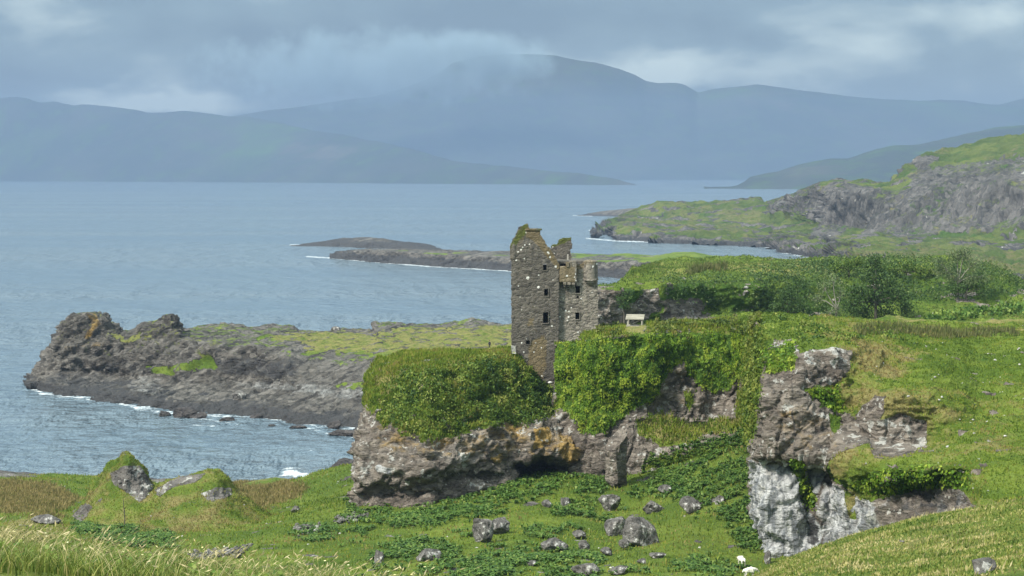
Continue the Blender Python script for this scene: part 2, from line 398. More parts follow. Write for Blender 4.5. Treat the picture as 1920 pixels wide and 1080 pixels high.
FOAM_LINES = [  # shoreline points in the picture, width, strength: where surf breaks on the rocks
    ([(55, 728), (75, 738), (120, 743), (165, 747)], 6, .75), ([(180, 745), (215, 755), (260, 765), (300, 762)], 6, .75), ([(255, 768), (330, 775), (430, 780), (520, 785)], 6, .65),
    ([(400, 778), (450, 781), (500, 785), (570, 796), (600, 800), (690, 804)], 6, .62), ([(560, 800), (620, 815), (690, 822)], 6, .6), ([(545, 885), (570, 893), (600, 900), (640, 892)], 17, 1.05), ([(535, 892), (600, 885)], 8, .7),
    ([(545, 459), (620, 461), (690, 464), (830, 470)], 2.4, .9), ([(575, 481), (625, 484), (700, 491), (800, 499), (960, 508)], 2.6, .95), ([(1120, 517), (1180, 520)], 3, .9), ([(700, 466), (800, 470)], 2, .8),
    ([(1075, 404), (1110, 405)], 2, .8), ([(1105, 432), (1190, 436), (1240, 440)], 2.5, .9), ([(1100, 447), (1160, 452), (1270, 455)], 2.6, .9), ([(1430, 462), (1490, 472), (1555, 486)], 3.5, .95), ([(1470, 474), (1550, 488)], 3, .8),
    ([(330, 782), (380, 786), (440, 795)], 5, .55), ([(360, 798), (400, 800)], 3, .6)]
build_sea()

# ------------------------------------------------------------------ distant hills
def far_hill(name, crest, foot_d, crest_d, u0, u1, step, lab, amp, du=4, back=1500, zfoot=-3):
    P = loft(u0, u1, du, [dict(z=zfoot, d=foot_d), dict(z=2 if zfoot > -5 else zfoot + 6, d=[(u, d + 20) for u, d in foot_d]), 'MID', dict(v=crest, d=crest_d), dict(z=zfoot - 20, d=[(u, d + back) for u, d in crest_d])] if False else
             [dict(z=zfoot, d=foot_d), dict(v=crest, d=crest_d), dict(z=zfoot - 20, d=[(u, d + back) for u, d in crest_d])], step, 1)
    n = normals(P)
    t = np.sin(np.linspace(0, np.pi, P.shape[0]))[:, None]
    dsp = fbm(P, amp * 14, 5, .55, ridged=True) * amp
    P = P + np.stack([np.zeros_like(dsp), dsp * t * 1.5, dsp * .25 * t * (np.linspace(0, 1, P.shape[0]) < .9)[:, None]], -1)
    N = P.shape[0] * P.shape[1]
    U, V = proj(P)
    patch = polymask(U, V, [(490, 288), (560, 270), (660, 272), (780, 290), (800, 303), (700, 297), (560, 298)], 6) + .7 * polymask(U, V, [(300, 315), (420, 312), (560, 318), (420, 326)], 4)
    a = {'veg': np.full(N, .9), 'dry': (.15 + .45 * fbm(P, amp * 24, 4) + .15 * patch).ravel(), 'dark': (.25 + .5 * fbm(P, amp * 18, 3, off=5)).ravel()}
    tag(grid_obj(name, P, M_FAR, add_zero(a, N)), lab, 'hill', kind='structure')
far_hill('mountain', [(200, 260), (400, 226), (500, 208), (600, 196), (700, 183), (800, 150), (850, 118), (880, 111), (920, 105), (960, 102), (1000, 103), (1040, 106), (1080, 114), (1120, 119), (1160, 131), (1190, 142), (1212, 154), (1235, 158), (1270, 157), (1285, 161), (1310, 176), (1340, 168), (1380, 163), (1420, 158), (1460, 163), (1500, 170), (1540, 176), (1600, 182), (1650, 186), (1750, 192), (1850, 197), (1920, 199), (2300, 215)],
         [(200, 11800), (2300, 11900)], [(200, 14000), (2300, 14000)], 150, 2400, 60, 'huge blue mountain massif with its summit in cloud', 60, zfoot=-6, back=900)
far_hill('mountain', [(1600, 215), (1700, 192), (1760, 186), (1810, 190), (1850, 196), (1870, 198), (1900, 190), (1930, 184), (2050, 172), (2300, 160)], [(1600, 15200), (2300, 15200)], [(1600, 16000), (2300, 16000)], 1600, 2500, 80,
         'faint further mountain tops behind the right end of the massif', 40, zfoot=-6, back=900)
far_hill('hill', [(-900, 230), (-500, 200), (-200, 192), (0, 184), (30, 182), (60, 188), (75, 192), (100, 191), (137, 199), (155, 196), (180, 198), (250, 206), (275, 212), (310, 211), (345, 209), (370, 211), (430, 220), (460, 219), (520, 230), (560, 240), (600, 247), (640, 252), (680, 262), (720, 268), (780, 283), (850, 300), (900, 308), (950, 313), (1000, 319), (1100, 328), (1150, 336), (1192, 347)],
         [(-900, 10200), (0, 10300), (400, 9300), (800, 8000), (1100, 7400), (1192, 7200)], [(-900, 11100), (0, 11000), (500, 10100), (800, 8700), (1100, 7500), (1192, 7230)], -900, 1192, 30, 'long blue green hill sloping down to a low point in the sea', 26, back=250)
far_hill('hill', [(1300, 352), (1370, 351), (1385, 347), (1400, 336), (1405, 331), (1460, 322), (1500, 308), (1560, 298), (1590, 298), (1640, 282), (1680, 273), (1720, 271), (1800, 255), (1870, 240), (1920, 236), (2200, 222), (2700, 230)],
         [(1300, 5700), (1500, 5450), (2700, 5450)], [(1300, 5720), (1390, 5750), (1450, 5900), (1920, 6300), (2700, 6300)], 1320, 2700, 24, 'hazy blue hill with a low cliffy snout on the right', 14, back=500)

# ------------------------------------------------------------------ far coast, islands
def rocky(name, P, mat, lab, amp, size, vegfn, cat='rock', wetz=2.0, polys=(), ridg=.5, vsq=1.0, attrsfn=None, edge=True, blk=None, terr=0, flatk=.75, dip=None):
    n0 = normals(P)
    flat = np.clip(n0[..., 2], 0, 1)
    k = 1 - flatk * sstep(flat, .75, .97)
    dsp = amp * k * ((1 - ridg) * fbm(P, size, 5, .55) + ridg * fbm(P * (1, 1, 1 / vsq), size * .7, 5, .5, 4.2, ridged=True))
    if terr:
        vg = np.clip(vegfn(P, n0), 0, 1)
        dsp = dsp + vg * terr * (.42 * fbm(P, (4.5, 3.0, 1.2), 3, .55, 31) + .30 * fbm(P * (1, 1, 1), (2.6, 1.6, .45), 3, .55, 37, ridged=True) + .5 * fbm(P, 9, 2, off=41))
    if dip is not None:
        dv_ = np.asarray(dip[0], float); t1 = np.cross(dv_, (0, 1, 0)); t1 /= np.linalg.norm(t1); sc_ = P @ dv_ + .8 * fbm(P, 8, 2)
        dsp = dsp + (1 - .9 * np.clip(vegfn(P, n0), 0, 1)) * dip[2] * fbm(np.stack([sc_ / dip[1], (P @ t1) / (dip[1] * 7), P[..., 1] / (dip[1] * 5)], -1), 1, 4, .55, 55, ridged=True)
    if blk is not None:
        rk = (1 - .9 * np.clip(vegfn(P, n0), 0, 1)) * (1 - .8 * sstep(flat, .85, .98))
        for bs, ba in blk: dsp = dsp + rk * blocks(P, bs, ba)
    P = P + n0 * dsp[..., None]
    n = normals(P); N = n.shape[0] * n.shape[1]
    veg = vegfn(P, n)
    U, V = proj(P)
    a = {'veg': veg, 'wet_or_shade': (1 - sstep(P[..., 2] + .25 * wetz * fbm(P, 6), wetz * .4, wetz)) if wetz > 0 else np.zeros(veg.shape)}
    for key in ('dry', 'dark', 'ochre', 'pale', 'lich'): a[key] = np.zeros(veg.shape)
    du, dv = warp(P, 9, 2.5) if P[..., 1].mean() < 320 else warp(P, 6, 6)
    for key, poly, val, soft in polys:
        mk = polymask(U + du, V + dv, poly, soft)
        if val < 0: a[key] = a[key] * (1 - mk * -val)
        else: a[key] = np.maximum(a[key], mk * val)
    if attrsfn: attrsfn(P, n, U, V, a)
    o = grid_obj(name, P, mat, {k_: v_.ravel() for k_, v_ in a.items()})
    tag(o, lab, cat, kind='structure')
    return P, n, a, (U, V)
def Wl(pts): return [(u, float(W(v))) for u, v in pts]
def plus(pts, k): return [(u, d + k) for u, d in pts]
slopeveg = lambda lo, hi, zlo, zhi: (lambda P, n: sstep(n[..., 2] + .18 * fbm(P, 12, 3), lo, hi) * sstep(P[..., 2] + fbm(P, 20, 3) * (zhi - zlo), zlo, zhi))

wl = Wl([(545, 461), (620, 462), (700, 466), (835, 470)])
P = loft(545, 838, 1.5, [dict(z=-2, d=plus(wl, -8)), dict(z=.4, d=wl), dict(v=[(545, 462), (575, 457), (620, 453), (700, 453), (770, 458), (835, 469)], d=plus(wl, 12)), dict(v=[(545, 462), (590, 455), (640, 447), (685, 445), (720, 447), (745, 452), (800, 458), (835, 469)], d=plus(wl, 55)), dict(z=-3, d=plus(wl, 110))], .8)
rocky('islet', P, M_SHORE, 'low dark rocky islet lying furthest out in the sea', 1.6, 14, slopeveg(.6, .9, 5, 8), 'islet', 5.5, blk=[((9, 9, 5), 1.2), ((4, 4, 2), .6)])
wl = Wl([(620, 484), (720, 493), (830, 500), (960, 508), (1120, 518), (1260, 530), (1500, 560)])
P = loft(618, 1500, 2, [dict(z=-2, d=plus(wl, -8)), dict(z=.4, d=wl), dict(v=[(618, 484), (640, 474), (700, 471), (760, 472), (830, 478), (960, 484), (1060, 487), (1180, 492), (1260, 490), (1500, 500)], d=plus(wl, 9)),
     dict(v=[(618, 484), (645, 471), (690, 468), (760, 468), (850, 470), (960, 472), (1050, 474), (1140, 478), (1180, 476), (1225, 480), (1245, 477), (1270, 473), (1300, 473), (1330, 479), (1400, 483), (1500, 487)], d=plus(wl, 90)), dict(z=-3, d=plus(wl, 150))], .8)
rocky('peninsula', P, M_SHORE, 'long low dark rocky peninsula with a grassy top behind the castle', 2.0, 14, slopeveg(.6, .88, 5, 8), 'peninsula', 5.0, blk=[((9, 9, 6), 1.5), ((4, 4, 3), .7)])
wl = Wl([(1085, 404), (1160, 406), (1230, 410), (1300, 410)])
P = loft(1083, 1320, 2, [dict(z=-2, d=plus(wl, -15)), dict(z=.4, d=wl), dict(v=[(1083, 404), (1120, 400), (1160, 395), (1220, 392), (1320, 392)], d=plus(wl, 25)), dict(v=[(1083, 404), (1130, 396), (1180, 391), (1320, 388)], d=plus(wl, 80)), dict(z=-3, d=plus(wl, 200))], 1.5)
rocky('spit', P, M_SHORE, 'low brown rock spit at the tip of the far green coast', 1.5, 20, lambda P, n: n[..., 2] * .3, 'spit', 2)

wl = Wl([(1105, 447), (1140, 438), (1155, 450), (1250, 456), (1340, 459), (1440, 463), (1480, 474), (1550, 487)]) + [(1600, 960.), (1700, 880.), (1920, 840.), (2700, 840.)]
P = loft(1108, 2500, 2, [
    dict(z=[(1108, -3), (1500, -3), (1600, -2), (1700, 2), (2700, 4)], d=plus(wl, -12)), dict(z=[(1108, .3), (1540, .3), (1620, 3), (1920, 5), (2700, 8)], d=wl),
    dict(v=[(1108, 446), (1150, 438), (1200, 436), (1300, 440), (1440, 452), (1550, 468), (1650, 480), (1750, 490), (1920, 498), (2700, 500)], d=plus(wl, 30)),
    dict(v=[(1108, 445), (1150, 425), (1200, 420), (1300, 425), (1440, 435), (1540, 448), (1650, 462), (1750, 468), (1920, 478), (2700, 480)], d=[(1108, 1560), (1200, 1640), (1440, 1480), (1540, 1330), (1650, 1200), (1920, 1130), (2700, 1100)]),
    dict(v=[(1108, 446), (1150, 424), (1200, 410), (1280, 408), (1400, 414), (1500, 420), (1540, 424), (1600, 430), (1680, 440), (1800, 448), (1920, 455), (2700, 455)], d=[(1108, 1600), (1200, 1750), (1440, 1640), (1540, 1450), (1650, 1350), (1920, 1270), (2700, 1250)]),
    dict(v=[(1108, 446), (1150, 420), (1180, 408), (1220, 394), (1250, 387), (1300, 392), (1400, 390), (1440, 390), (1500, 375), (1540, 358), (1590, 352), (1620, 360), (1680, 362), (1760, 352), (1850, 345), (1920, 338), (2700, 320)], d=[(1108, 1605), (1200, 1790), (1440, 1720), (1540, 1490), (1650, 1400), (1920, 1320), (2700, 1300)]),
    dict(v=[(1108, 446), (1150, 418), (1180, 404), (1215, 391), (1250, 385), (1330, 388), (1400, 380), (1418, 376), (1432, 386), (1500, 366), (1530, 350), (1580, 343), (1620, 348), (1668, 351), (1690, 336), (1705, 322), (1740, 318), (1800, 312), (1920, 296), (2700, 280)], d=[(1108, 1610), (1200, 1830), (1440, 1800), (1540, 1580), (1650, 1500), (1920, 1430), (2700, 1430)]),
    dict(v=[(1108, 446), (1150, 418), (1180, 404), (1215, 390), (1250, 384), (1330, 386), (1400, 379), (1418, 376), (1432, 385), (1500, 365), (1530, 349), (1580, 342), (1620, 347), (1668, 350), (1690, 331), (1712, 303), (1735, 292), (1760, 286), (1840, 268), (1920, 255), (2100, 238), (2700, 225)], d=[(1108, 1615), (1200, 1850), (1440, 1850), (1540, 1620), (1650, 1550), (1700, 1520), (1920, 1560), (2700, 1600)]),
    dict(z=-4, d=[(1108, 1650), (1200, 2050), (1440, 2050), (1650, 1900), (2700, 2000)])], 2.0)
def coast_veg(P, n):
    return np.clip(sstep(n[..., 2] + .26 * fbm(P, 30, 4), .46, .68), 0, 1) * sstep(P[..., 2] + 3 * fbm(P, 25, 3), 2.5, 5)
PC2, nC2, aC2, uvC2 = rocky('coast', P, M_COAST, 'green coast with grey cliffs running out to a low point', 9.0, 42, coast_veg, 'coast', flatk=.25, wetz=3.5, ridg=.6, blk=[((26, 26, 34), 6.), ((11, 11, 15), 3.), ((5, 5, 6), 1.2)],
    polys=[('veg', [(1480, 440), (1540, 350), (1560, 348), (1600, 355), (1680, 352), (1760, 335), (1930, 330), (1930, 430), (1800, 440), (1700, 450), (1600, 430), (1560, 460), (1540, 455)], -.55, 10), ('veg', [(1700, 300), (1760, 290), (1760, 300), (1730, 320)], -.8, 4),
           ('veg', [(1200, 392), (1260, 388), (1300, 400), (1420, 392), (1500, 400), (1540, 420), (1520, 440), (1300, 425), (1210, 408)], .8, 8), ('veg', [(1700, 322), (1760, 308), (1930, 290), (1930, 335), (1700, 345)], -.55, 6), ('veg', [(1540, 352), (1580, 344), (1660, 352), (1640, 362), (1560, 365)], -.5, 5), ('dry', [(1550, 462), (1930, 470), (1930, 520), (1550, 500)], .5, 8), ('dry', [(1110, 440), (1200, 390), (1420, 380), (1440, 440)], .45, 12)],
    attrsfn=lambda P, n, U, V, a: (a.__setitem__('dark', np.maximum(a['dark'], .6 * sstep(fbm(P, 16, 4, off=9), .0, .4))), a.__setitem__('dry', np.maximum(a['dry'], .5 * sstep(fbm(P, 30, 4, off=19), -.1, .4))), a.__setitem__('veg', a['veg'] * (1 - .9 * sstep(fbm(P, (22, 22, 12), 5, off=29), .12, .25) * sstep(U, 1760, 1700)))))

# ------------------------------------------------------------------ headland
hl_w = [(20, 722), (60, 724), (100, 738), (165, 745), (215, 753), (260, 760), (310, 765), (345, 772), (400, 775), (470, 778), (560, 795), (640, 800), (690, 806), (760, 815), (900, 800), (1100, 790)]
wl = Wl(hl_w)
_top = [(46, 448), (100, 450), (170, 449), (235, 446), (340, 442), (400, 434), (560, 424), (640, 420), (700, 416), (760, 412), (900, 410), (1100, 405)]
def hl_d(k, gap): return [(u, min(float(np.interp(u, [q[0] for q in wl], [q[1] for q in wl])) + k, float(np.interp(u, [q[0] for q in _top], [q[1] for q in _top])) - gap)) for u in range(46, 1121, 12)]
P = loft(46, 1120, 1.6, [
    dict(z=-2.5, d=plus(wl, -5)), dict(z=.2, d=wl),
    dict(v=[(46, 722), (60, 718), (100, 722), (165, 733), (230, 742), (310, 752), (345, 758), (400, 760), (470, 762), (560, 778), (640, 785), (690, 788), (760, 790), (1100, 780)], d=plus(wl, 4)),
    dict(z=[(46, .8), (100, 1.2), (400, 1.7), (480, 2.4), (560, 3.2), (690, 4.6), (1100, 5)], d=hl_d(22, 8)),
    dict(z=[(46, 1.2), (100, 2.4), (230, 2.6), (400, 2.8), (480, 3.8), (560, 4.8), (690, 5.8), (1100, 6)], d=hl_d(29, 3)),
    dict(v=[(46, 721), (60, 711), (85, 692), (97, 655), (110, 637), (130, 634), (170, 634), (235, 640), (300, 640), (340, 640), (370, 642), (400, 648), (480, 650), (540, 656), (575, 668), (640, 672), (700, 668), (760, 664), (900, 655), (1100, 655)], d=[(46, 448), (100, 450), (170, 449), (235, 446), (340, 442), (400, 434), (560, 424), (640, 420), (700, 416), (760, 412), (900, 410), (1100, 405)]),
    dict(v=[(46, 721), (60, 710), (85, 690), (97, 654), (112, 632), (118, 610), (128, 598), (140, 592), (150, 589), (168, 587), (180, 589), (195, 600), (210, 612), (228, 625), (242, 626), (258, 620), (275, 611), (295, 605), (306, 598), (314, 592), (322, 591), (329, 600), (333, 612), (336, 628), (355, 634), (400, 640), (480, 642), (560, 646), (640, 650), (700, 652), (760, 648), (900, 640), (1100, 640)], d=[(46, 452), (100, 455), (170, 455), (235, 452), (340, 450), (400, 445), (560, 440), (640, 438), (700, 432), (760, 428), (900, 424), (1100, 420)]),
    dict(v=[(46, 722), (60, 712), (85, 694), (97, 662), (112, 645), (130, 640), (168, 630), (195, 628), (228, 632), (258, 634), (300, 632), (336, 632), (352, 616), (380, 612), (420, 609), (460, 612), (500, 608), (545, 613), (560, 620), (600, 624), (640, 618), (700, 620), (712, 608), (740, 607), (780, 610), (820, 610), (850, 606), (885, 601), (915, 605), (940, 610), (1000, 612), (1100, 615)], d=[(46, 462), (100, 470), (170, 475), (235, 475), (340, 480), (400, 488), (560, 490), (640, 490), (760, 490), (900, 480), (1100, 470)]),
    dict(z=-3, d=[(46, 470), (100, 480), (235, 490), (400, 505), (1100, 520)])], .42)
def hl_veg(P, n):
    U, V = proj(P)
    return sstep(n[..., 2] + .2 * fbm(P, 7, 4), .80, .93) * sstep(P[..., 2] + 1.5 * fbm(P, 9, 3), 6.0, 8.5) * .5
PH, nH, aH, uvH = rocky('headland', P, M_SHORE, 'dark rocky headland with two craggy knobs and a grassy back', 2.2, 9, hl_veg, 'headland', 2.2, ridg=.55, vsq=.6, dip=((-.58, .12, .78), 2.4, .85), blk=[((7, 7, 3.2), .55), ((2.8, 2.8, 1.4), .42), ((1.3, 1.3, .8), .26)], polys=[
    ('veg', [(540, 668), (590, 655), (560, 640), (480, 640), (480, 632), (540, 622), (640, 622), (700, 625), (760, 612), (860, 615), (960, 608), (1100, 605), (1100, 668), (720, 672), (640, 664)], 1, 5),
    ('veg', [(270, 690), (345, 680), (395, 668), (400, 690), (330, 702), (280, 700)], .9, 5), ('veg', [(370, 660), (395, 665), (415, 695), (405, 702), (385, 680)], .95, 4), ('veg', [(610, 726), (640, 716), (690, 716), (700, 728), (650, 732)], .8, 9), ('veg', [(180, 630), (240, 622), (300, 632), (240, 645)], .62, 6),
    ('ochre', [(162, 586), (182, 588), (188, 608), (176, 622), (170, 638), (158, 636), (166, 610)], .62, 6), ('veg', [(100, 640), (120, 595), (175, 580), (235, 622), (320, 585), (340, 625), (420, 640), (400, 668), (300, 678), (110, 668)], .40, 12), ('dark', [(100, 640), (120, 595), (175, 580), (235, 622), (320, 585), (340, 625), (420, 640), (400, 668), (300, 690), (110, 680)], .45, 12), ('dry', [(100, 640), (120, 595), (175, 580), (235, 622), (320, 585), (340, 625), (420, 640), (400, 668), (300, 690), (110, 680)], .6, 12), ('ochre', [(100, 640), (200, 640), (300, 650), (200, 665), (110, 660)], .3, 12),
    ('pale', [(230, 712), (265, 700), (300, 700), (310, 735), (280, 750), (240, 735)], .46, 8), ('pale', [(440, 712), (560, 715), (690, 725), (690, 760), (560, 742), (440, 728)], .50, 10),
    ('wet_or_shade', [(385, 672), (420, 668), (555, 670), (560, 700), (520, 712), (440, 704), (395, 695)], .58, 8), ('wet_or_shade', [(100, 690), (190, 680), (240, 672), (320, 690), (300, 705), (230, 700), (180, 712)], .42, 10), ('wet_or_shade', [(60, 722), (110, 690), (180, 694), (230, 720), (300, 752), (420, 755), (440, 742), (560, 757), (690, 768), (690, 800), (400, 790), (300, 770), (60, 730)], .5, 12),  # first two paint shade of overhung face and cliff foot; third is tidal band
    ('dry', [(480, 620), (960, 602), (1100, 600), (1100, 660), (850, 665), (560, 665)], .55, 10), ('dark', [(700, 645), (760, 640), (960, 650), (960, 668), (720, 668)], .3, 8)],
    attrsfn=lambda P, n, U, V, a: a.__setitem__('veg', np.clip(a['veg'] * (1 - .9 * sstep(fbm(P, 6, 4, off=2), .40, .5)) * (.45 + .55 * sstep(fbm(P, 3, 4, off=6), -.3, .0)), 0, 1)))

# ------------------------------------------------------------------ ground: one sheet from the viewer's feet to the shore
def zat(u, v, d): return float(at(u, v, d)[2])
GP = []  # (u, d, z)
def gv(*pts):
    for u, v, d in pts: GP.append((u, d, zat(u, v, d)))
def gz(*pts): GP.extend(pts)
gz(*[(u, d, z) for u in (-600, 300, 960, 1600, 2500) for d, z in ((4, 43.4), (10, 42.5))])
gv((-600, 1000, 24), (0, 1048, 24), (200, 1070, 24), (400, 1092, 24), (560, 1110, 24), (700, 1125, 24), (900, 1140, 24), (1200, 1150, 26), (1450, 1130, 32), (1700, 1110, 34), (1920, 1080, 34), (2500, 1000, 34))
gv((-100, 1062, 30), (200, 1095, 30), (560, 1130, 30))
gz((-600, 60, 27), (100, 60, 27), (500, 60, 27), (900, 60, 27), (1200, 60, 29), (-600, 110, 15), (100, 110, 15), (500, 110, 15.5), (900, 110, 17), (1250, 110, 20), (1380, 100, 24))
gz((-600, 160, 9.5), (100, 160, 9.8), (500, 160, 10.5), (900, 150, 13.5), (1250, 145, 15.5), (1400, 140, 16.5))
gv((1500, 1075, 60), (1700, 1040, 62), (1920, 1000, 60), (2500, 900, 60), (1420, 1082, 82), (1460, 1056, 84), (1540, 1030, 83), (1600, 1012, 82), (1680, 988, 81), (1750, 972, 80), (1830, 957, 79), (1920, 945, 78), (2100, 915, 78), (2500, 870, 76))
gz((1460, 105, 22), (1600, 105, 23), (1800, 105, 24.5), (2000, 105, 26), (2500, 105, 28), (1500, 135, 16), (1700, 130, 18), (1900, 128, 21), (2500, 128, 25), (1600, 165, 14), (1900, 165, 18), (2500, 165, 20))
gv((40, 902, 283), (-300, 900, 283), (40, 960, 240), (100, 1000, 213), (300, 1010, 208), (450, 965, 238), (560, 905, 282), (600, 930, 250), (648, 885, 262), (655, 865, 275), (560, 1010, 198), (660, 952, 213), (760, 957, 210), (850, 932, 217), (960, 902, 221), (1060, 892, 223), (1130, 890, 223),
   (1140, 925, 212), (1250, 872, 221), (1300, 852, 222), (1390, 832, 217), (1400, 880, 203), (1400, 960, 188), (1400, 1060, 170), (1200, 960, 204), (1000, 1000, 188), (800, 1005, 192), (1250, 1040, 172), (1000, 1065, 170), (700, 1060, 176), (400, 1045, 186), (1440, 1050, 171))
gz((-600, 240, 7), (1000, 270, 6), (1400, 265, 10), (1700, 240, 14), (2000, 240, 16), (2500, 240, 18), (700, 300, -1.0), (900, 310, -1), (1150, 310, 8), (1500, 300, 17), (1900, 300, 18), (2500, 300, 20), (1150, 345, 6), (1500, 345, 16), (2500, 345, 20),
   (-600, 318, 0.2), (0, 318, 0.0), (200, 312, .2), (400, 306, .2), (560, 301, .2), (640, 296, .5), (700, 350, -5), (300, 345, -5), (-600, 345, -5), (900, 350, -3), (640, 330, -3))
GA = np.array(GP)
def _gx(u, d): return np.stack([np.asarray(u, float) / 420.0, 4.2 * np.log(np.asarray(d, float) + 12)], -1)
_X = _gx(GA[:, 0], GA[:, 1])
def _tps(r2): return np.where(r2 > 1e-12, r2 * np.log(r2 + 1e-12), 0)
def _solve():
    n = len(_X); K = _tps(((_X[:, None] - _X[None]) ** 2).sum(-1)) + np.eye(n) * .02
    Pm = np.hstack([np.ones((n, 1)), _X]); A = np.block([[K, Pm], [Pm.T, np.zeros((3, 3))]])
    return np.linalg.solve(A, np.concatenate([GA[:, 2], np.zeros(3)]))
_GC = _solve()
def ground_z(u, d):
    sh = np.shape(u); q = _gx(u, d).reshape(-1, 2); out = np.empty(len(q))
    for i in range(0, len(q), 20000):
        b = q[i:i+20000]; r2 = ((b[:, None] - _X[None]) ** 2).sum(-1)
        out[i:i+20000] = _tps(r2) @ _GC[:-3] + _GC[-3] + b @ _GC[-2:]
    z = out.reshape(sh)
    P = np.stack([(np.asarray(u) - UC) / FPX * d, d, z * 0], -1)
    far = sstep(np.asarray(d), 90, 160)
    return z + .42 * far * fbm(P, 11, 3, .5) + (.07 + .10 * far) * fbm(P, 2.2, 3, .55) + .05 * fbm(P, .9, 2)
GU = np.arange(-760, 2700, 4.6)
GD = np.concatenate([np.geomspace(3, 60, 110, endpoint=False), np.linspace(60, 170, 130, endpoint=False), np.linspace(170, 345, 300)])
gU, gD = np.meshgrid(GU, GD)
gX = (gU - UC) / FPX * (gD + 55)
PG = np.stack([gX, gD, ground_z(np.clip(UC + gX * FPX / gD, -900, 2850), gD)], -1)
uG, vG = proj(PG)
_wu, _wv = warp(PG, 10, 4)
def gpoly(polys, soft=8):
    m = np.zeros(uG.shape)
    ok = (PG[..., 1] > 100)
    for p in polys: m = np.maximum(m, polymask(uG + _wu, vG + _wv, p, soft) * ok)
    return m
BRACKEN = [[(660, 950), (800, 955), (860, 930), (960, 898), (1060, 885), (1060, 915), (980, 940), (900, 962), (820, 985), (700, 985), (640, 970)], [(700, 1030), (780, 1010), (850, 1030), (880, 1060), (900, 1085), (690, 1085)], [(860, 1055), (960, 1040), (1060, 1030), (1130, 1050), (1120, 1085), (860, 1085)],
           [(1185, 920), (1240, 890), (1330, 868), (1410, 845), (1412, 960), (1340, 955), (1250, 930), (1190, 945)], [(1340, 960), (1410, 950), (1425, 1045), (1385, 1020), (1360, 985)], [(545, 1000), (600, 985), (640, 990), (630, 1012), (560, 1015)], [(135, 975), (200, 985), (320, 995), (330, 1030), (230, 1025), (150, 1005)], [(1080, 890), (1140, 890), (1135, 940), (1080, 920)],
           [(1270, 1050), (1330, 1040), (1370, 1070), (1360, 1085), (1250, 1085)], [(1000, 985), (1045, 990), (1040, 1012), (990, 1008)], [(900, 1030), (980, 1030), (960, 1050), (880, 1052)], [(1050, 940), (1120, 940), (1110, 965), (1040, 965)]]
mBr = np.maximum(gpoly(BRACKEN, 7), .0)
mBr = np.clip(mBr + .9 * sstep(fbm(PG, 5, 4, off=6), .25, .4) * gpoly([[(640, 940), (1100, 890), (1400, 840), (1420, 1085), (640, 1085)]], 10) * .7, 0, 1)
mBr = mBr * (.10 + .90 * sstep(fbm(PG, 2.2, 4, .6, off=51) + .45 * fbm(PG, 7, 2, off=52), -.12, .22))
mDry = np.maximum(gpoly([[(-300, 900), (90, 905), (150, 935), (110, 960), (-300, 965)], [(440, 905), (520, 900), (580, 912), (560, 935), (490, 955), (450, 930)], [(0, 985), (90, 960), (140, 985), (80, 1020), (-20, 1010)]], 6),
                  sstep(PG[..., 1], 110, 60) * (.35 + .4 * fbm(PG, 3, 3)))
mFresh = gpoly([[(530, 945), (600, 900), (655, 870), (660, 945), (640, 990), (540, 990)]], 8)
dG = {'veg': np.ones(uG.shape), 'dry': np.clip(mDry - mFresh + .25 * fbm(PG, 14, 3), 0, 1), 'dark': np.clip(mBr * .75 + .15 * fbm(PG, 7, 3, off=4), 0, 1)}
dG['veg'] = 1 - .95 * sstep(fbm(PG, 3.2, 4, off=12) + .12 * np.clip(fbm(PG, 25, 2), 0, 1), .50, .6)
dG['wet_or_shade'] = 1 - sstep(PG[..., 2] + .4 * fbm(PG, 4), .1, .9)
dG['veg'] = np.minimum(dG['veg'], sstep(PG[..., 2] + .8 * fbm(PG, 5), 1.0, 1.8))
tag(grid_obj('ground', PG, M_GROUND, add_zero({k: v.ravel() for k, v in dG.items()}, uG.size)), 'green valley floor and grassy hillside running down to the shore', 'ground', kind='structure')
def hit(u, v, dmin=100, dmax=330):
    """where the line of sight through u, v first meets the ground"""
    d = np.linspace(dmin, dmax, 900); g = ground_z(np.full(d.shape, float(u)), d); z = at(u, v, d)[:, 2]
    k = np.nonzero(z <= g)[0]
    i = k[0] if len(k) else len(d) - 1
    return np.array([(u - UC) / FPX * d[i], d[i], g[i]])

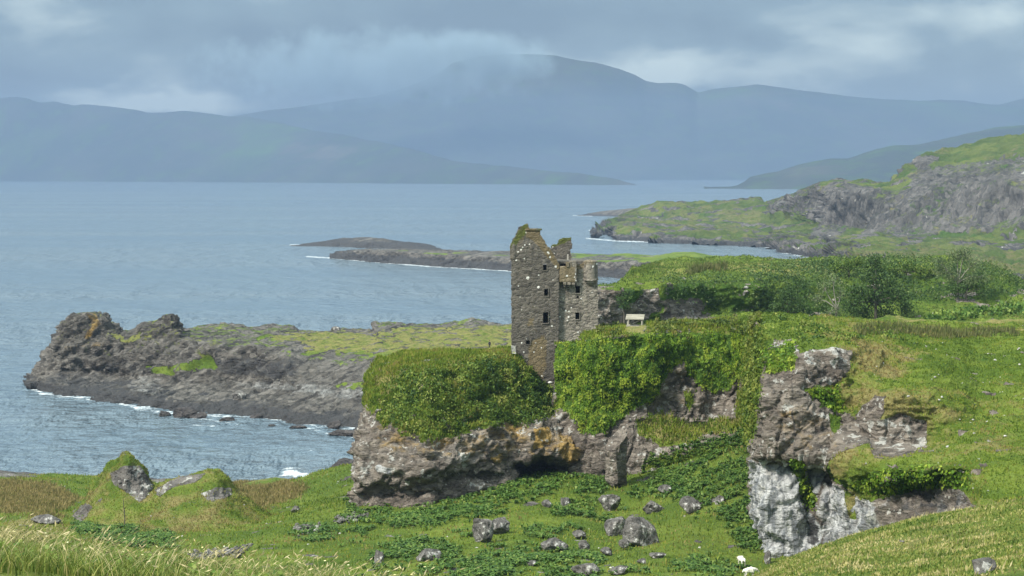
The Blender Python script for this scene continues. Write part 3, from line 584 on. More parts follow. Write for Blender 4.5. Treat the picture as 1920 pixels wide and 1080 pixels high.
# ------------------------------------------------------------------ the castle crag
P = loft(626, 1160, 1.7, [
    dict(v=[(626, 960), (664, 985), (700, 990), (800, 990), (900, 960), (1160, 945)], d=[(626, 245), (650, 222), (670, 213), (800, 211), (960, 219), (1060, 223), (1160, 222)], du=[(626, 60), (650, 14), (664, -3), (700, 0)]),
    dict(v=[(626, 930), (664, 950), (700, 955), (800, 952), (870, 930), (960, 903), (1060, 893), (1160, 890)], d=[(626, 245), (650, 222), (668, 213.5), (800, 211), (955, 219), (978, 230), (1056, 230), (1070, 223), (1160, 223)], du=[(626, 62), (650, 14), (664, -2), (700, 0)]),
    dict(v=[(626, 910), (664, 926), (700, 930), (800, 926), (870, 900), (960, 880), (980, 872), (1020, 866), (1050, 872), (1064, 882), (1160, 876)], d=[(626, 245), (650, 223), (668, 214.5), (800, 212.4), (960, 220.5), (978, 233), (1056, 234), (1070, 224), (1160, 224)], du=[(626, 62), (650, 16), (664, 0), (700, 0)]),
    dict(v=[(626, 880), (664, 890), (700, 890), (800, 885), (870, 872), (960, 864), (1000, 857), (1030, 855), (1060, 862), (1160, 860)], d=[(626, 245), (650, 222), (668, 213.2), (800, 211.2), (960, 220), (1060, 222), (1160, 224)], du=[(626, 62), (650, 18), (664, 2), (700, 0)]),
    dict(v=[(626, 820), (664, 820), (700, 815), (760, 822), (830, 826), (880, 815), (960, 797), (1040, 796), (1100, 812), (1160, 815)], d=[(626, 246), (650, 224), (672, 215.5), (800, 214), (960, 222), (1060, 225), (1160, 226)], du=[(626, 66), (650, 26), (664, 13), (700, 4), (760, 0)]),
    dict(v=[(626, 760), (664, 765), (700, 757), (760, 770), (830, 775), (960, 765), (1040, 770), (1100, 780), (1160, 780)], d=[(626, 247), (650, 227), (680, 219), (800, 217), (960, 224), (1060, 228), (1160, 229)], du=[(626, 74), (650, 36), (664, 25), (700, 8), (760, 0)]),
    dict(v=[(626, 725), (664, 728), (700, 704), (760, 690), (850, 686), (950, 684), (985, 700), (1020, 722), (1045, 728), (1100, 735), (1160, 730)], d=[(626, 249), (650, 231), (680, 225), (800, 223.5), (930, 226), (1000, 229), (1060, 231.5), (1160, 233)], du=[(626, 80), (650, 44), (664, 32), (700, 12), (760, 0)]),
    dict(v=[(626, 705), (664, 702), (690, 686), (700, 682), (760, 668), (850, 667), (950, 664), (985, 690), (1020, 715), (1060, 720), (1160, 712)], d=[(626, 251), (664, 236), (700, 230), (800, 229), (950, 230), (1000, 231), (1160, 236)], du=[(626, 84), (650, 50), (664, 40), (700, 16), (760, 0)]),
    dict(v=[(626, 705), (664, 700), (700, 680), (760, 667), (850, 663), (950, 662), (1000, 690), (1060, 705), (1160, 700)], d=[(626, 255), (700, 252), (800, 250), (1160, 250)], du=[(626, 84), (664, 44), (700, 16), (760, 0)]),
    dict(z=8, d=[(626, 258), (700, 258), (1160, 262)], du=[(626, 84), (664, 44), (700, 16), (760, 0)])], .16, 3)
C1_VEG = [(640, 640), (1180, 640), (1180, 800), (1130, 812), (1095, 815), (1060, 788), (1040, 778), (1010, 785), (985, 792), (950, 792), (900, 800), (865, 812), (820, 826), (780, 820), (750, 812), (715, 795), (703, 780), (690, 760), (640, 740)]
def c1_veg(P, n):
    U, V = proj(P); du, dv = warp(P, 15, (1.6, 1.6, 2.4))
    return polymask(U + du, V + dv, C1_VEG, 6) * (1 - .9 * sstep(fbm(P, 1.8, 4, off=95), .42, .52))
def c1_at(P, n, U, V, a):
    a['ochre'] = np.maximum(a['ochre'], .42 * polymask(U, V, [(700, 790), (960, 780), (1150, 800), (1130, 890), (1000, 860), (800, 870), (700, 850)], 25))
    a['ochre'] = np.where(sstep(V, 855, 880) > .5, np.minimum(a['ochre'], .18), a['ochre'])
    a['dark'] = np.maximum(a['dark'], .5 * sstep(fbm(P, 3, 4), -.1, .4))
PC1, nC1, aC1, uvC1 = rocky('crag', P, M_CRAG, 'grey and ochre rock crag topped with green scrub that carries the castle', 1.5, 5, c1_veg, 'crag', -5, ridg=.5, vsq=.45, blk=[((3.2, 3.2, 1.5), .28), ((1.1, 1.1, .55), .15), ((.5, .5, .3), .07)], attrsfn=c1_at, polys=[
    ('ochre', [(1003, 800), (1030, 800), (1035, 835), (1000, 838)], 1, 4), ('ochre', [(1040, 810), (1075, 790), (1090, 850), (1075, 880), (1050, 860)], .7, 8), ('ochre', [(1092, 850), (1118, 840), (1120, 890), (1092, 890)], 1, 5), ('ochre', [(920, 855), (945, 850), (935, 880), (920, 885)], .9, 4), ('ochre', [(940, 790), (990, 785), (985, 820), (950, 830)], .6, 8), ('ochre', [(735, 815), (790, 825), (790, 850), (740, 840)], .55, 10),
    ('pale', [(703, 873), (737, 877), (735, 892), (705, 884)], .7, 3), ('pale', [(690, 935), (790, 933), (795, 950), (690, 952)], .3, 8), ('dry', [(700, 690), (760, 668), (960, 662), (965, 676), (850, 684), (760, 700), (720, 760), (700, 740)], .9, 8)])

# ------------------------------------------------------------------ the ivy-hung cliff right of the castle
P = loft(1040, 1425, 1.6, [
    dict(v=[(1040, 930), (1140, 960), (1200, 920), (1425, 900)], d=[(1040, 224), (1130, 219), (1250, 219), (1425, 213)]),
    dict(v=[(1040, 890), (1140, 905), (1200, 875), (1300, 855), (1425, 838)], d=[(1040, 224.5), (1130, 220), (1250, 220), (1425, 214)]),
    dict(v=[(1040, 850), (1140, 840), (1170, 820), (1240, 830), (1300, 822), (1425, 800)], d=[(1040, 225), (1130, 221), (1185, 222), (1250, 221.5), (1330, 221), (1400, 218), (1425, 210)]),
    dict(v=[(1040, 800), (1140, 790), (1200, 790), (1260, 792), (1330, 795), (1425, 770)], d=[(1040, 226), (1130, 221.8), (1185, 223.5), (1250, 224), (1330, 224.5), (1400, 220), (1425, 205)]),
    dict(v=[(1040, 770), (1140, 765), (1200, 760), (1260, 765), (1330, 770), (1425, 740)], d=[(1040, 226.5), (1100, 222.6), (1185, 223.8), (1240, 224.6), (1330, 225), (1385, 225), (1400, 220), (1425, 200)]),
    dict(v=[(1040, 720), (1140, 700), (1250, 700), (1330, 700), (1425, 690)], d=[(1040, 227), (1092, 226), (1100, 222.6), (1225, 222.6), (1240, 223.6), (1290, 225.6), (1385, 225.6), (1400, 218), (1425, 196)]),
    dict(v=[(1040, 650), (1094, 650), (1101, 640), (1130, 632), (1180, 628), (1240, 632), (1300, 632), (1390, 628), (1425, 622)], d=[(1040, 227.5), (1092, 226.5), (1101, 223.2), (1225, 223.2), (1240, 224.3), (1290, 226.8), (1380, 226.8), (1398, 217), (1425, 194)]),
    dict(v=[(1040, 645), (1094, 644), (1101, 632), (1120, 624), (1180, 616), (1205, 612), (1240, 616), (1300, 608), (1350, 606), (1390, 606), (1425, 602)], d=[(1040, 228), (1092, 227.5), (1101, 226), (1180, 228), (1240, 229), (1300, 231), (1380, 231), (1398, 222), (1425, 200)]),
    dict(v=[(1040, 652), (1094, 652), (1101, 634), (1120, 626), (1180, 616), (1240, 612), (1300, 605), (1350, 602), (1390, 603), (1425, 600)], d=[(1040, 233), (1092, 233), (1101, 236), (1180, 240), (1300, 242), (1425, 240)]),
    dict(z=16, d=[(1040, 236), (1092, 238), (1101, 250), (1425, 256)])], .16, 2)
IVY = [[(1040, 640), (1098, 640), (1100, 805), (1075, 770), (1040, 770)], [(1098, 634), (1240, 625), (1244, 690), (1252, 700), (1232, 740), (1190, 765), (1155, 790), (1130, 815), (1105, 815), (1090, 760)], [(1236, 625), (1405, 622), (1400, 700), (1380, 712), (1365, 728), (1335, 738), (1315, 728), (1292, 700), (1275, 676), (1256, 696), (1244, 690)], [(1398, 612), (1425, 612), (1428, 830), (1396, 800), (1392, 720)], [(1045, 690), (1100, 720), (1160, 760), (1140, 815), (1095, 815), (1070, 780)]]
def c3_veg(P, n):
    U, V = proj(P); du, dv = warp(P, 9, (1.2, 1.2, 2.2))
    m = polymask(U + du, V + dv, [(1040, 590), (1430, 590), (1430, 632), (1240, 632), (1040, 650)], 5) * sstep(n[..., 2], .2, .5)
    m = np.maximum(m, polymask(U + du, V + dv, [(1195, 790), (1240, 770), (1280, 790), (1330, 790), (1380, 785), (1380, 810), (1330, 812), (1290, 830), (1240, 838), (1200, 815)], 6))
    m = np.maximum(m, polymask(U + du, V + dv, [(1380, 740), (1430, 700), (1430, 850), (1200, 880), (1230, 862), (1380, 830)], 6))
    m = np.maximum(m, polymask(U + du, V + dv, [(1285, 735), (1300, 730), (1305, 758), (1290, 768)], 4))
    m = np.maximum(m, polymask(U + du, V + dv, [(1165, 800), (1182, 815), (1175, 900), (1190, 915), (1140, 925), (1150, 860)], 5) * .0)
    for p in IVY: m = np.maximum(m, polymask(U + du, V + dv, p, 4))
    return m
PC3, nC3, aC3, uvC3 = rocky('cliff', P, M_CRAG, 'rock cliff hung with ivy and grass between the castle and the right hand bluff', 1.1, 4.5, c3_veg, 'cliff', -5, ridg=.5, vsq=1.0, blk=[((2.0, 2.0, 3.2), .35), ((.8, .8, 1.0), .15)], polys=[
    ('dark', p, .75, 5) for p in IVY] + [('dry', [(1195, 790), (1240, 770), (1400, 780), (1400, 812), (1290, 830), (1200, 815)], .75, 8), ('dry', [(1398, 612), (1425, 612), (1428, 830), (1396, 800)], .5, 8), ('pale', [(1180, 770), (1245, 750), (1280, 690), (1330, 750), (1385, 730), (1385, 780), (1300, 800), (1180, 800)], .28, 8), ('ochre', [(1255, 690), (1290, 690), (1300, 760), (1265, 760)], .35, 8), ('dry', [(1100, 600), (1425, 598), (1425, 622), (1240, 628), (1100, 640)], .6, 6)])

# ------------------------------------------------------------------ the right-hand bluff
P = loft(1388, 2500, 1.9, [
    dict(v=[(1388, 1085), (1450, 1120), (1540, 1120), (1600, 1080), (1650, 1050), (1740, 1030), (2500, 1010)], d=[(1388, 186), (1412, 176), (1430, 172), (1500, 171), (1560, 170), (1650, 158), (1740, 153), (1800, 149), (1850, 132), (2500, 130)], du=[(1388, 55), (1412, 32), (1440, 8), (1480, 0)]),
    dict(v=[(1388, 1035), (1412, 1030), (1450, 1050), (1540, 1045), (1600, 1020), (1650, 1000), (1740, 990), (1830, 975), (2500, 965)], d=[(1388, 188), (1412, 176), (1430, 172.5), (1500, 171.5), (1560, 170.5), (1650, 158.5), (1740, 153.5), (1800, 149.5), (1850, 136), (2500, 134)], du=[(1388, 50), (1412, 26), (1440, 6), (1480, 0)]),
    dict(v=[(1388, 950), (1412, 950), (1540, 955), (1600, 955), (1650, 950), (1740, 948), (1830, 945), (2500, 930)], d=[(1388, 190), (1412, 175), (1430, 172), (1500, 171.5), (1515, 173.5), (1535, 171), (1560, 171), (1650, 160), (1740, 155.5), (1800, 151), (1850, 140.5), (2500, 138.5)], du=[(1388, 36), (1412, 6), (1440, 0)]),
    dict(v=[(1388, 868), (1412, 870), (1540, 875), (1560, 890), (1600, 905), (1650, 928), (1740, 920), (1830, 905), (2500, 900)], d=[(1388, 192), (1412, 176), (1430, 173.8), (1500, 173), (1515, 173.8), (1560, 172), (1600, 166), (1650, 160.5), (1740, 156.5), (1800, 151.5), (1850, 145.5), (2500, 143.5)], du=[(1388, 30), (1412, 2)]),
    dict(v=[(1388, 848), (1412, 850), (1500, 855), (1540, 862), (1560, 868), (1600, 880), (1650, 885), (1740, 880), (1830, 872), (2500, 870)], d=[(1388, 193), (1412, 175.5), (1430, 172.2), (1500, 171.2), (1560, 170), (1600, 164), (1650, 157), (1740, 153), (1830, 150.5), (2500, 148)], du=[(1388, 28), (1412, 2)]),
    dict(v=[(1388, 780), (1412, 780), (1500, 785), (1560, 790), (1600, 800), (1650, 830), (1740, 835), (1830, 835), (2500, 830)], d=[(1388, 196), (1412, 177), (1430, 173), (1500, 172), (1560, 173), (1600, 172), (1650, 168), (1740, 167), (1830, 161), (2500, 157)], du=[(1388, 24), (1412, 6), (1440, 0)]),
    dict(v=[(1388, 720), (1412, 720), (1500, 715), (1560, 722), (1600, 740), (1650, 752), (1690, 742), (1740, 755), (1830, 775), (2500, 770)], d=[(1388, 200), (1412, 179), (1430, 174.5), (1500, 173.5), (1560, 175), (1600, 175), (1650, 169.5), (1740, 169), (1830, 173), (2500, 170)], du=[(1388, 22), (1412, 10), (1440, 0)]),
    dict(v=[(1388, 660), (1412, 662), (1440, 658), (1500, 655), (1560, 655), (1600, 658), (1650, 690), (1690, 700), (1740, 702), (1830, 705), (2500, 700)], d=[(1388, 204), (1412, 183), (1440, 177.5), (1500, 177), (1560, 178), (1600, 181), (1650, 182), (1740, 182), (1830, 187), (2500, 185)], du=[(1388, 24), (1412, 14), (1440, 4), (1480, 0)]),
    dict(v=[(1388, 622), (1412, 622), (1440, 622), (1500, 622), (1600, 626), (1700, 640), (1830, 650), (2500, 650)], d=[(1388, 208), (1412, 190), (1440, 186), (1500, 189), (1600, 196), (1700, 200), (1830, 205), (2500, 203)], du=[(1388, 24), (1412, 14), (1440, 4), (1480, 0)]),
    dict(v=[(1388, 606), (1412, 604), (1440, 602), (1470, 600), (1500, 602), (1520, 607), (1600, 606), (1660, 606), (1700, 609), (1750, 613), (1800, 616), (1860, 613), (1920, 612), (2500, 606)], d=[(1388, 215), (1412, 206), (1440, 207), (1500, 212), (1600, 222), (1700, 226), (1830, 228), (2500, 226)]),
    dict(v=[(1388, 610), (1500, 610), (1600, 612), (1830, 622), (2500, 618)], d=[(1388, 240), (1500, 245), (2500, 250)]),
    dict(z=14, d=[(1388, 246), (1500, 252), (2500, 258)])], .19, 3)
C2_ROCK = [[(1405, 700), (1425, 680), (1450, 640), (1490, 635), (1500, 665), (1518, 655), (1560, 650), (1600, 655), (1596, 680), (1575, 720), (1580, 770), (1600, 780), (1640, 738), (1662, 745), (1650, 790), (1690, 775), (1735, 790), (1740, 840), (1700, 855), (1640, 860), (1630, 830), (1590, 845), (1555, 860), (1545, 880), (1560, 900), (1620, 940), (1680, 930), (1760, 910), (1800, 915), (1830, 950), (1830, 1050), (1400, 1100), (1400, 860)]]
C2_GREEN = [[(1508, 730), (1575, 720), (1582, 775), (1560, 770), (1540, 755)], [(1482, 860), (1505, 865), (1510, 900), (1530, 930), (1525, 960), (1505, 940), (1500, 905), (1485, 885)], [(1430, 660), (1490, 640), (1490, 690), (1440, 700)], [(1555, 775), (1575, 780), (1575, 810), (1560, 810)], [(1585, 920), (1600, 930), (1603, 975), (1590, 970)], [(1400, 612), (1440, 620), (1430, 690), (1418, 760), (1412, 830), (1396, 800)]]
def c2_veg(P, n):
    U, V = proj(P); du, dv = warp(P, 7, 1.6)
    m = np.ones(U.shape)
    for p in C2_ROCK: m = np.minimum(m, 1 - polymask(U + du, V + dv, p, 5))
    for p in C2_GREEN: m = np.maximum(m, polymask(U + du, V + dv, p, 4))
    m = np.where(V < 700, np.maximum(m, .0), m)
    return m * (1 - .9 * sstep(fbm(P, 2.6, 4, off=21), .52, .6))
def c2_at(P, n, U, V, a):
    a['dry'] = np.maximum(a['dry'], np.clip(.34 + .75 * fbm(P, (7, 5, 2.0), 4, off=3) + .25 * polymask(U, V, [(1540, 640), (1660, 650), (1780, 720), (1780, 860), (1560, 880)], 30), 0, 1) * sstep(U, 1460, 1560))
    a['dark'] = np.maximum(a['dark'], .55 * sstep(fbm(P, (4, 3, .8), 4), .05, .4))
    a['dry'] *= 1 - .8 * polymask(U, V, [(1780, 640), (1930, 630), (1930, 720), (1700, 720), (1640, 730), (1700, 700)], 20)
PB, nB, aB, uvB = rocky('bluff', P, M_CRAG, 'grass covered bluff ending in a tall pale grey cliff at right', 1.2, 4.5, c2_veg, 'bluff', -5, ridg=.5, vsq=.9, terr=.9, blk=[((2.2, 2.2, 2.8), .30), ((1.0, 1.0, 1.0), .16), ((.5, .5, .4), .07)], attrsfn=c2_at, polys=[
    ('pale', [(1405, 865), (1480, 868), (1500, 880), (1545, 875), (1540, 920), (1520, 960), (1545, 1000), (1520, 1060), (1400, 1090)], .85, 7), ('wet_or_shade', [(1512, 970), (1530, 965), (1535, 1020), (1512, 1025)], .7, 4), ('pale', [(1545, 900), (1640, 935), (1660, 1000), (1540, 1060), (1530, 960)], .62, 12), ('pale', [(1640, 925), (1830, 905), (1840, 960), (1640, 1000)], .36, 12), ('wet_or_shade', [(1660, 930), (1760, 912), (1800, 915), (1830, 950), (1700, 975)], .45, 10),  # dark of the cave and under the overhang painted into the rock colour
    ('ochre', [(1465, 750), (1560, 770), (1580, 840), (1500, 850), (1450, 820)], .36, 14), ('lich', [(1495, 640), (1600, 645), (1596, 690), (1560, 725), (1500, 720)], 1, 8), ('lich', [(1440, 640), (1492, 635), (1490, 665), (1440, 668)], 1, 5), ('lich', [(1580, 770), (1640, 740), (1740, 780), (1740, 850), (1600, 850)], .6, 8), ('wet_or_shade', [(1487, 690), (1491, 690), (1493, 860), (1488, 860)], .5, 2), ('dark', [(1508, 730), (1575, 720), (1582, 775), (1540, 755)], .7, 4), ('dark', [(1620, 880), (1750, 880), (1820, 890), (1820, 920), (1640, 940)], .7, 9), ('dry', [(1600, 690), (1640, 700), (1760, 730), (1760, 850), (1560, 890), (1560, 850)], .5, 16)])  # thin upright strip paints the shade inside a vertical crack

# ------------------------------------------------------------------ the middle ridge
P = loft(1110, 2500, 2.2, [
    dict(v=[(1110, 640), (2500, 640)], d=[(1110, 296), (1250, 305), (1500, 312), (2500, 305)]),
    dict(v=[(1110, 612), (1180, 606), (1250, 604), (1400, 606), (1500, 612), (1600, 605), (1920, 600), (2500, 600)], d=[(1110, 298), (1250, 308), (1500, 318), (1920, 316), (2500, 310)]),
    dict(v=[(1110, 590), (1180, 590), (1250, 590), (1400, 590), (1500, 590), (1600, 582), (1750, 572), (1920, 570), (2500, 560)], d=[(1110, 299), (1180, 303), (1250, 309), (1330, 317), (1500, 325), (1700, 332), (1920, 335), (2500, 330)]),
    dict(v=[(1110, 545), (1160, 545), (1200, 548), (1250, 540), (1330, 538), (1420, 538), (1500, 535), (1600, 530), (1700, 535), (1800, 540), (1870, 540), (1920, 548), (2500, 540)], d=[(1110, 300), (1180, 304), (1240, 310), (1330, 318), (1420, 322), (1500, 332), (1700, 345), (1920, 345), (2500, 340)]),
    dict(v=[(1110, 540), (1150, 538), (1180, 530), (1250, 518), (1330, 515), (1420, 512), (1500, 508), (1600, 505), (1700, 505), (1800, 510), (1870, 516), (1920, 535), (2500, 530)], d=[(1110, 303), (1180, 310), (1240, 325), (1330, 335), (1500, 352), (1700, 358), (1920, 355), (2500, 350)]),
    dict(v=[(1110, 538), (1150, 535), (1175, 522), (1200, 505), (1230, 496), (1260, 490), (1330, 487), (1420, 487), (1500, 490), (1560, 490), (1640, 488), (1700, 488), (1780, 490), (1840, 500), (1880, 512), (1920, 528), (2500, 520)], d=[(1110, 310), (1180, 325), (1240, 375), (1330, 400), (1500, 405), (1700, 390), (1920, 370), (2500, 370)]),
    dict(z=[(1110, 12), (2500, 18)], d=[(1110, 330), (1240, 420), (1500, 450), (1920, 420), (2500, 420)]), dict(z=-3, d=[(1110, 345), (1240, 440), (1500, 470), (2500, 470)])], .35, 3)
def r3_veg(P, n):
    U, V = proj(P); du, dv = warp(P, 15, 5)
    m = np.ones(U.shape)
    for p in [[(1110, 540), (1165, 540), (1195, 545), (1240, 545), (1235, 590), (1210, 600), (1110, 620)], [(1238, 565), (1290, 555), (1330, 570), (1320, 590), (1240, 590)], [(1362, 528), (1430, 525), (1440, 550), (1370, 555)], [(1380, 575), (1420, 575), (1430, 612), (1365, 612)], [(1505, 590), (1550, 590), (1545, 615), (1505, 615)], [(1770, 550), (1930, 545), (1930, 580), (1780, 575)], [(1240, 588), (1340, 586), (1340, 600), (1240, 604)]]:
        m = np.minimum(m, 1 - .95 * polymask(U + du, V + dv, p, 6) * (1 if p[0][0] < 1300 else sstep(fbm(P, 4.5, 4, off=81), -.15, .1)))
    for p in [[(1165, 540), (1210, 545), (1200, 560), (1175, 580), (1165, 560)], [(1250, 535), (1340, 528), (1350, 560), (1300, 560), (1260, 555)]]:
        m = np.maximum(m, polymask(U + du, V + dv, p, 4))
    return m * (1 - .9 * sstep(fbm(P, 4, 4, off=31), .5, .6))
def r3_at(P, n, U, V, a):
    a['dark'] = np.maximum(a['dark'] + .25, .6 * polymask(U, V, [(1240, 528), (1420, 520), (1930, 500), (1930, 560), (1500, 600), (1240, 570)], 14) + .3 * fbm(P, 5, 3))
    a['dry'] = np.maximum(a['dry'], .5 * polymask(U, V, [(1200, 492), (1500, 485), (1560, 500), (1500, 520), (1330, 512), (1240, 525)], 10) + .3 * fbm(P, 9, 3, off=5) * sstep(V, 540, 500))
PR, nR, aR, uvR = rocky('ridge', P, M_CRAG, 'green scrubby ridge with rock faces between castle and far coast', 1.3, 6, r3_veg, 'ridge', -5, ridg=.45, vsq=.8, terr=1.2, blk=[((2.5, 2.5, 2.5), .4), ((1.1, 1.1, 1.1), .2)], attrsfn=r3_at,
    polys=[('dark', [(1165, 540), (1210, 545), (1200, 560), (1175, 580), (1165, 560)], .8, 4), ('dark', [(1250, 535), (1340, 528), (1350, 560), (1300, 560), (1260, 555)], .8, 5)])

# ------------------------------------------------------------------ grassy mounds left
def mound(name, u0, u1, base, crest, db, dc, dk, lab, polys, amp=.8, zk=2.5):
    P = loft(u0, u1, 1.6, [dict(v=plus(base, 14), d=db - 2), dict(v=base, d=db), dict(v=[(u, (lin(base, np.array([float(u)]))[0] * .45 + v * .55)) for u, v in crest], d=db * .45 + dc * .55), dict(v=crest, d=dc), dict(z=zk, d=dk)], .16, 2)
    def vf(P, n):
        m = np.ones(P.shape[:2]) * (1 - .6 * sstep(fbm(P, 1.6, 4, off=14), .48, .6)); U, V = proj(P)
        for k_, po, va, sf in polys: m = m * (1 - polymask(U, V, po, sf) * (-va if va < 0 else 0))
        return m
    return rocky(name, P, M_GROUND, lab, amp, 3.5, vf, 'hill', -5, ridg=.5, polys=polys, blk=[((1.3, 1.3, .9), .30), ((.55, .55, .45), .20)], attrsfn=lambda P, n, U, V, a: a.__setitem__('dry', np.clip(.45 + .45 * fbm(P, (4, 4, 1.5), 4), 0, 1)))
M1P = mound('hill', 118, 312, [(118, 985), (160, 995), (230, 1000), (312, 968)], [(118, 980), (140, 962), (160, 945), (180, 905), (192, 888), (205, 872), (220, 860), (231, 850), (239, 847), (247, 854), (262, 869), (275, 890), (283, 912), (300, 938), (312, 952)], 222, 236, 250, 'steep grassy pinnacle with a stony right side', [
    ('veg', [(205, 888), (230, 875), (262, 872), (283, 905), (282, 935), (262, 940), (240, 925), (215, 905)], -.95, 6), ('veg', [(135, 965), (160, 945), (175, 950), (150, 980)], -.9, 5)])
M2P = mound('hill', 262, 548, [(262, 985), (300, 1000), (400, 1012), (480, 1010), (548, 1000)], [(262, 952), (280, 935), (295, 922), (320, 902), (345, 894), (370, 888), (390, 883), (402, 884), (420, 898), (440, 920), (470, 945), (500, 970), (530, 990), (548, 998)], 214, 228, 244, 'broad rounded grassy mound beside the pinnacle', [
    ('veg', [(290, 920), (340, 892), (385, 888), (370, 900), (320, 915), (300, 930)], -.85, 5), ('veg', [(375, 925), (430, 915), (435, 930), (395, 940)], -.7, 6)])
mound('hill', 455, 590, [(455, 918), (520, 926), (590, 918)], [(455, 908), (490, 900), (515, 896), (535, 898), (560, 906), (590, 913)], 276, 284, 296, 'small grassy hummock at the edge of the cove', [], .4, -1.5)
mound('hill', -80, 150, [(-80, 912), (60, 916), (150, 922)], [(-80, 888), (0, 890), (60, 893), (90, 900), (115, 912), (135, 922), (150, 930)], 286, 298, 312, 'low grassy bank with rocks along the shore at far left', [('veg', [(-80, 880), (130, 885), (140, 900), (0, 897)], -.9, 4)], .5, -1.5)

# ------------------------------------------------------------------ haze and cloud
def build_air():
    m, T, out = new_mat('haze_air')
    v = T.n('ShaderNodeVolumePrincipled', {'Color': (.25, .345, .51, 1), 'Density': HAZE, 'Anisotropy': 0.0})
    T.t.links.new(v.outputs[0], out.inputs[1])
    x0, x1, y0, y1, z0, z1 = -7000, 7000, -60, 11520, -30, 430
    V = [(x, y, z) for z in (z0, z1) for y in (y0, y1) for x in (x0, x1)]
    F = [(0, 2, 3, 1), (4, 5, 7, 6), (0, 1, 5, 4), (2, 6, 7, 3), (0, 4, 6, 2), (1, 3, 7, 5)]
    tag(raw_mesh('haze', V, F, m, None, False), 'pale blue haze that fades the far hills and sea', 'haze', kind='stuff')
HAZE = 1.2e-4
build_air()
def cloud(name, u, v, d, w, h, depth, dens, label, seed, col=(.86, .91, .96)):
    c = at(u, v, d); sx, sz = w / FPX * d / 2, h / FPX * d / 2
    m, T, out = new_mat('cloud_vapour')
    P = T.n('ShaderNodeTexCoord').outputs['Object']
    r = T.n('ShaderNodeVectorMath', {0: P}, operation='LENGTH').outputs['Value']
    Pn = T.scalev(P, (sx / 300, depth / 300, sz / 300))
    n = T.noise(T.n('ShaderNodeVectorMath', {0: Pn, 1: (seed * 3.1, seed, 0)}, operation='ADD').outputs[0], 1.6, 5, .6)
    f = T.math('ADD', T.math('SUBTRACT', 1.0, r), T.math('MULTIPLY', T.math('SUBTRACT', n, .5), 1.7))
    f = T.math('MULTIPLY', T.step(f, .12, .75), T.step(r, 1.0, .8))
    vol = T.n('ShaderNodeVolumePrincipled', {'Color': (*col, 1), 'Density': T.math('MULTIPLY', f, dens), 'Anisotropy': .2})
    T.t.links.new(vol.outputs[0], out.inputs[1])
    import bmesh
    bm = bmesh.new(); bmesh.ops.create_icosphere(bm, subdivisions=3, radius=1.08)
    me = bpy.data.meshes.new(name); bm.to_mesh(me); bm.free(); me.materials.append(m)
    o = bpy.data.objects.new(name, me); COL.objects.link(o); o.location = c; o.scale = (sx, depth, sz)
    tag(o, label, 'cloud', kind='stuff')
cloud('cloud', 690, 128, 12150, 800, 200, 320, .0050, 'broad grey cloud bank lying across the left shoulder of the mountain', 1, (.58, .71, .78))
cloud('cloud', 905, 105, 12150, 360, 130, 240, .0055, 'small pale cloud wrapping the summit of the mountain', 4, (.63, .76, .82))

# ------------------------------------------------------------------ leaves, grass, bracken
L_IVY = leaf_mat('ivy_leaf', [(0, (0.03, 0.07, 0.007)), (0.35, (0.085, 0.165, 0.012)), (0.7, (0.155, 0.25, 0.02)), (1, (0.26, 0.32, 0.035))], noise=.22, nscale=.45)
L_SCRUB = leaf_mat('scrub_leaf', [(0, (0.025, 0.06, 0.012)), (0.4, (0.07, 0.125, 0.018)), (0.75, (0.145, 0.205, 0.03)), (1, (0.25, 0.26, 0.06))], noise=.25, nscale=.3)
L_BRACK = leaf_mat('bracken_frond', [(0, (0.03, 0.075, 0.014)), (0.4, (0.06, 0.125, 0.02)), (0.75, (0.115, 0.195, 0.03)), (1, (0.21, 0.265, 0.06))], noise=.34, nscale=.5)
L_TURF = leaf_mat('turf_blade', [(0, (0.05, 0.09, 0.01)), (0.35, (0.105, 0.165, 0.014)), (0.6, (0.175, 0.225, 0.024)), (0.8, (0.225, 0.215, 0.042)), (1, (0.23, 0.175, 0.065))], noise=.34, nscale=.3, rough=.7)
L_RIDGE = leaf_mat('ridge_grass_blade', [(0, (.045, .085, .016)), (.4, (.08, .13, .022)), (.75, (.13, .165, .035)), (1, (.2, .18, .065))], noise=.34, nscale=.2, rough=.7)
L_HAY = leaf_mat('dry_grass_blade', [(0, (0.045, 0.085, 0.014)), (0.3, (0.1, 0.15, 0.025)), (0.6, (0.19, 0.22, 0.045)), (0.85, (0.3, 0.27, 0.09)), (1, (0.42, 0.36, 0.17))], noise=.14, nscale=.8, rough=.6)
L_TAWNY = leaf_mat('tawny_grass_blade', [(0, (.10, .11, .03)), (.4, (.20, .165, .06)), (.8, (.30, .235, .10)), (1, (.38, .31, .15))], noise=.2, nscale=.5, rough=.7)
L_RUSH = leaf_mat('rush_stem', [(0, (0.06, 0.09, 0.02)), (0.5, (0.12, 0.125, 0.045)), (1, (0.2, 0.18, 0.07))], noise=.2, nscale=.5)
L_TREE = leaf_mat('tree_leaf', [(0, (0.022, 0.05, 0.014)), (0.45, (0.05, 0.095, 0.022)), (0.8, (0.085, 0.14, 0.034)), (1, (0.15, 0.18, 0.06))], noise=.2, nscale=.35)
L_PALE = leaf_mat('pale_tree_leaf', [(0, (0.06, 0.1, 0.04)), (0.5, (0.13, 0.18, 0.07)), (1, (0.24, 0.26, 0.12))], noise=.2, nscale=.4)
L_PEB = plain_mat('scattered_stone', (.22, .21, .19), (.52, .50, .46), 2.0)

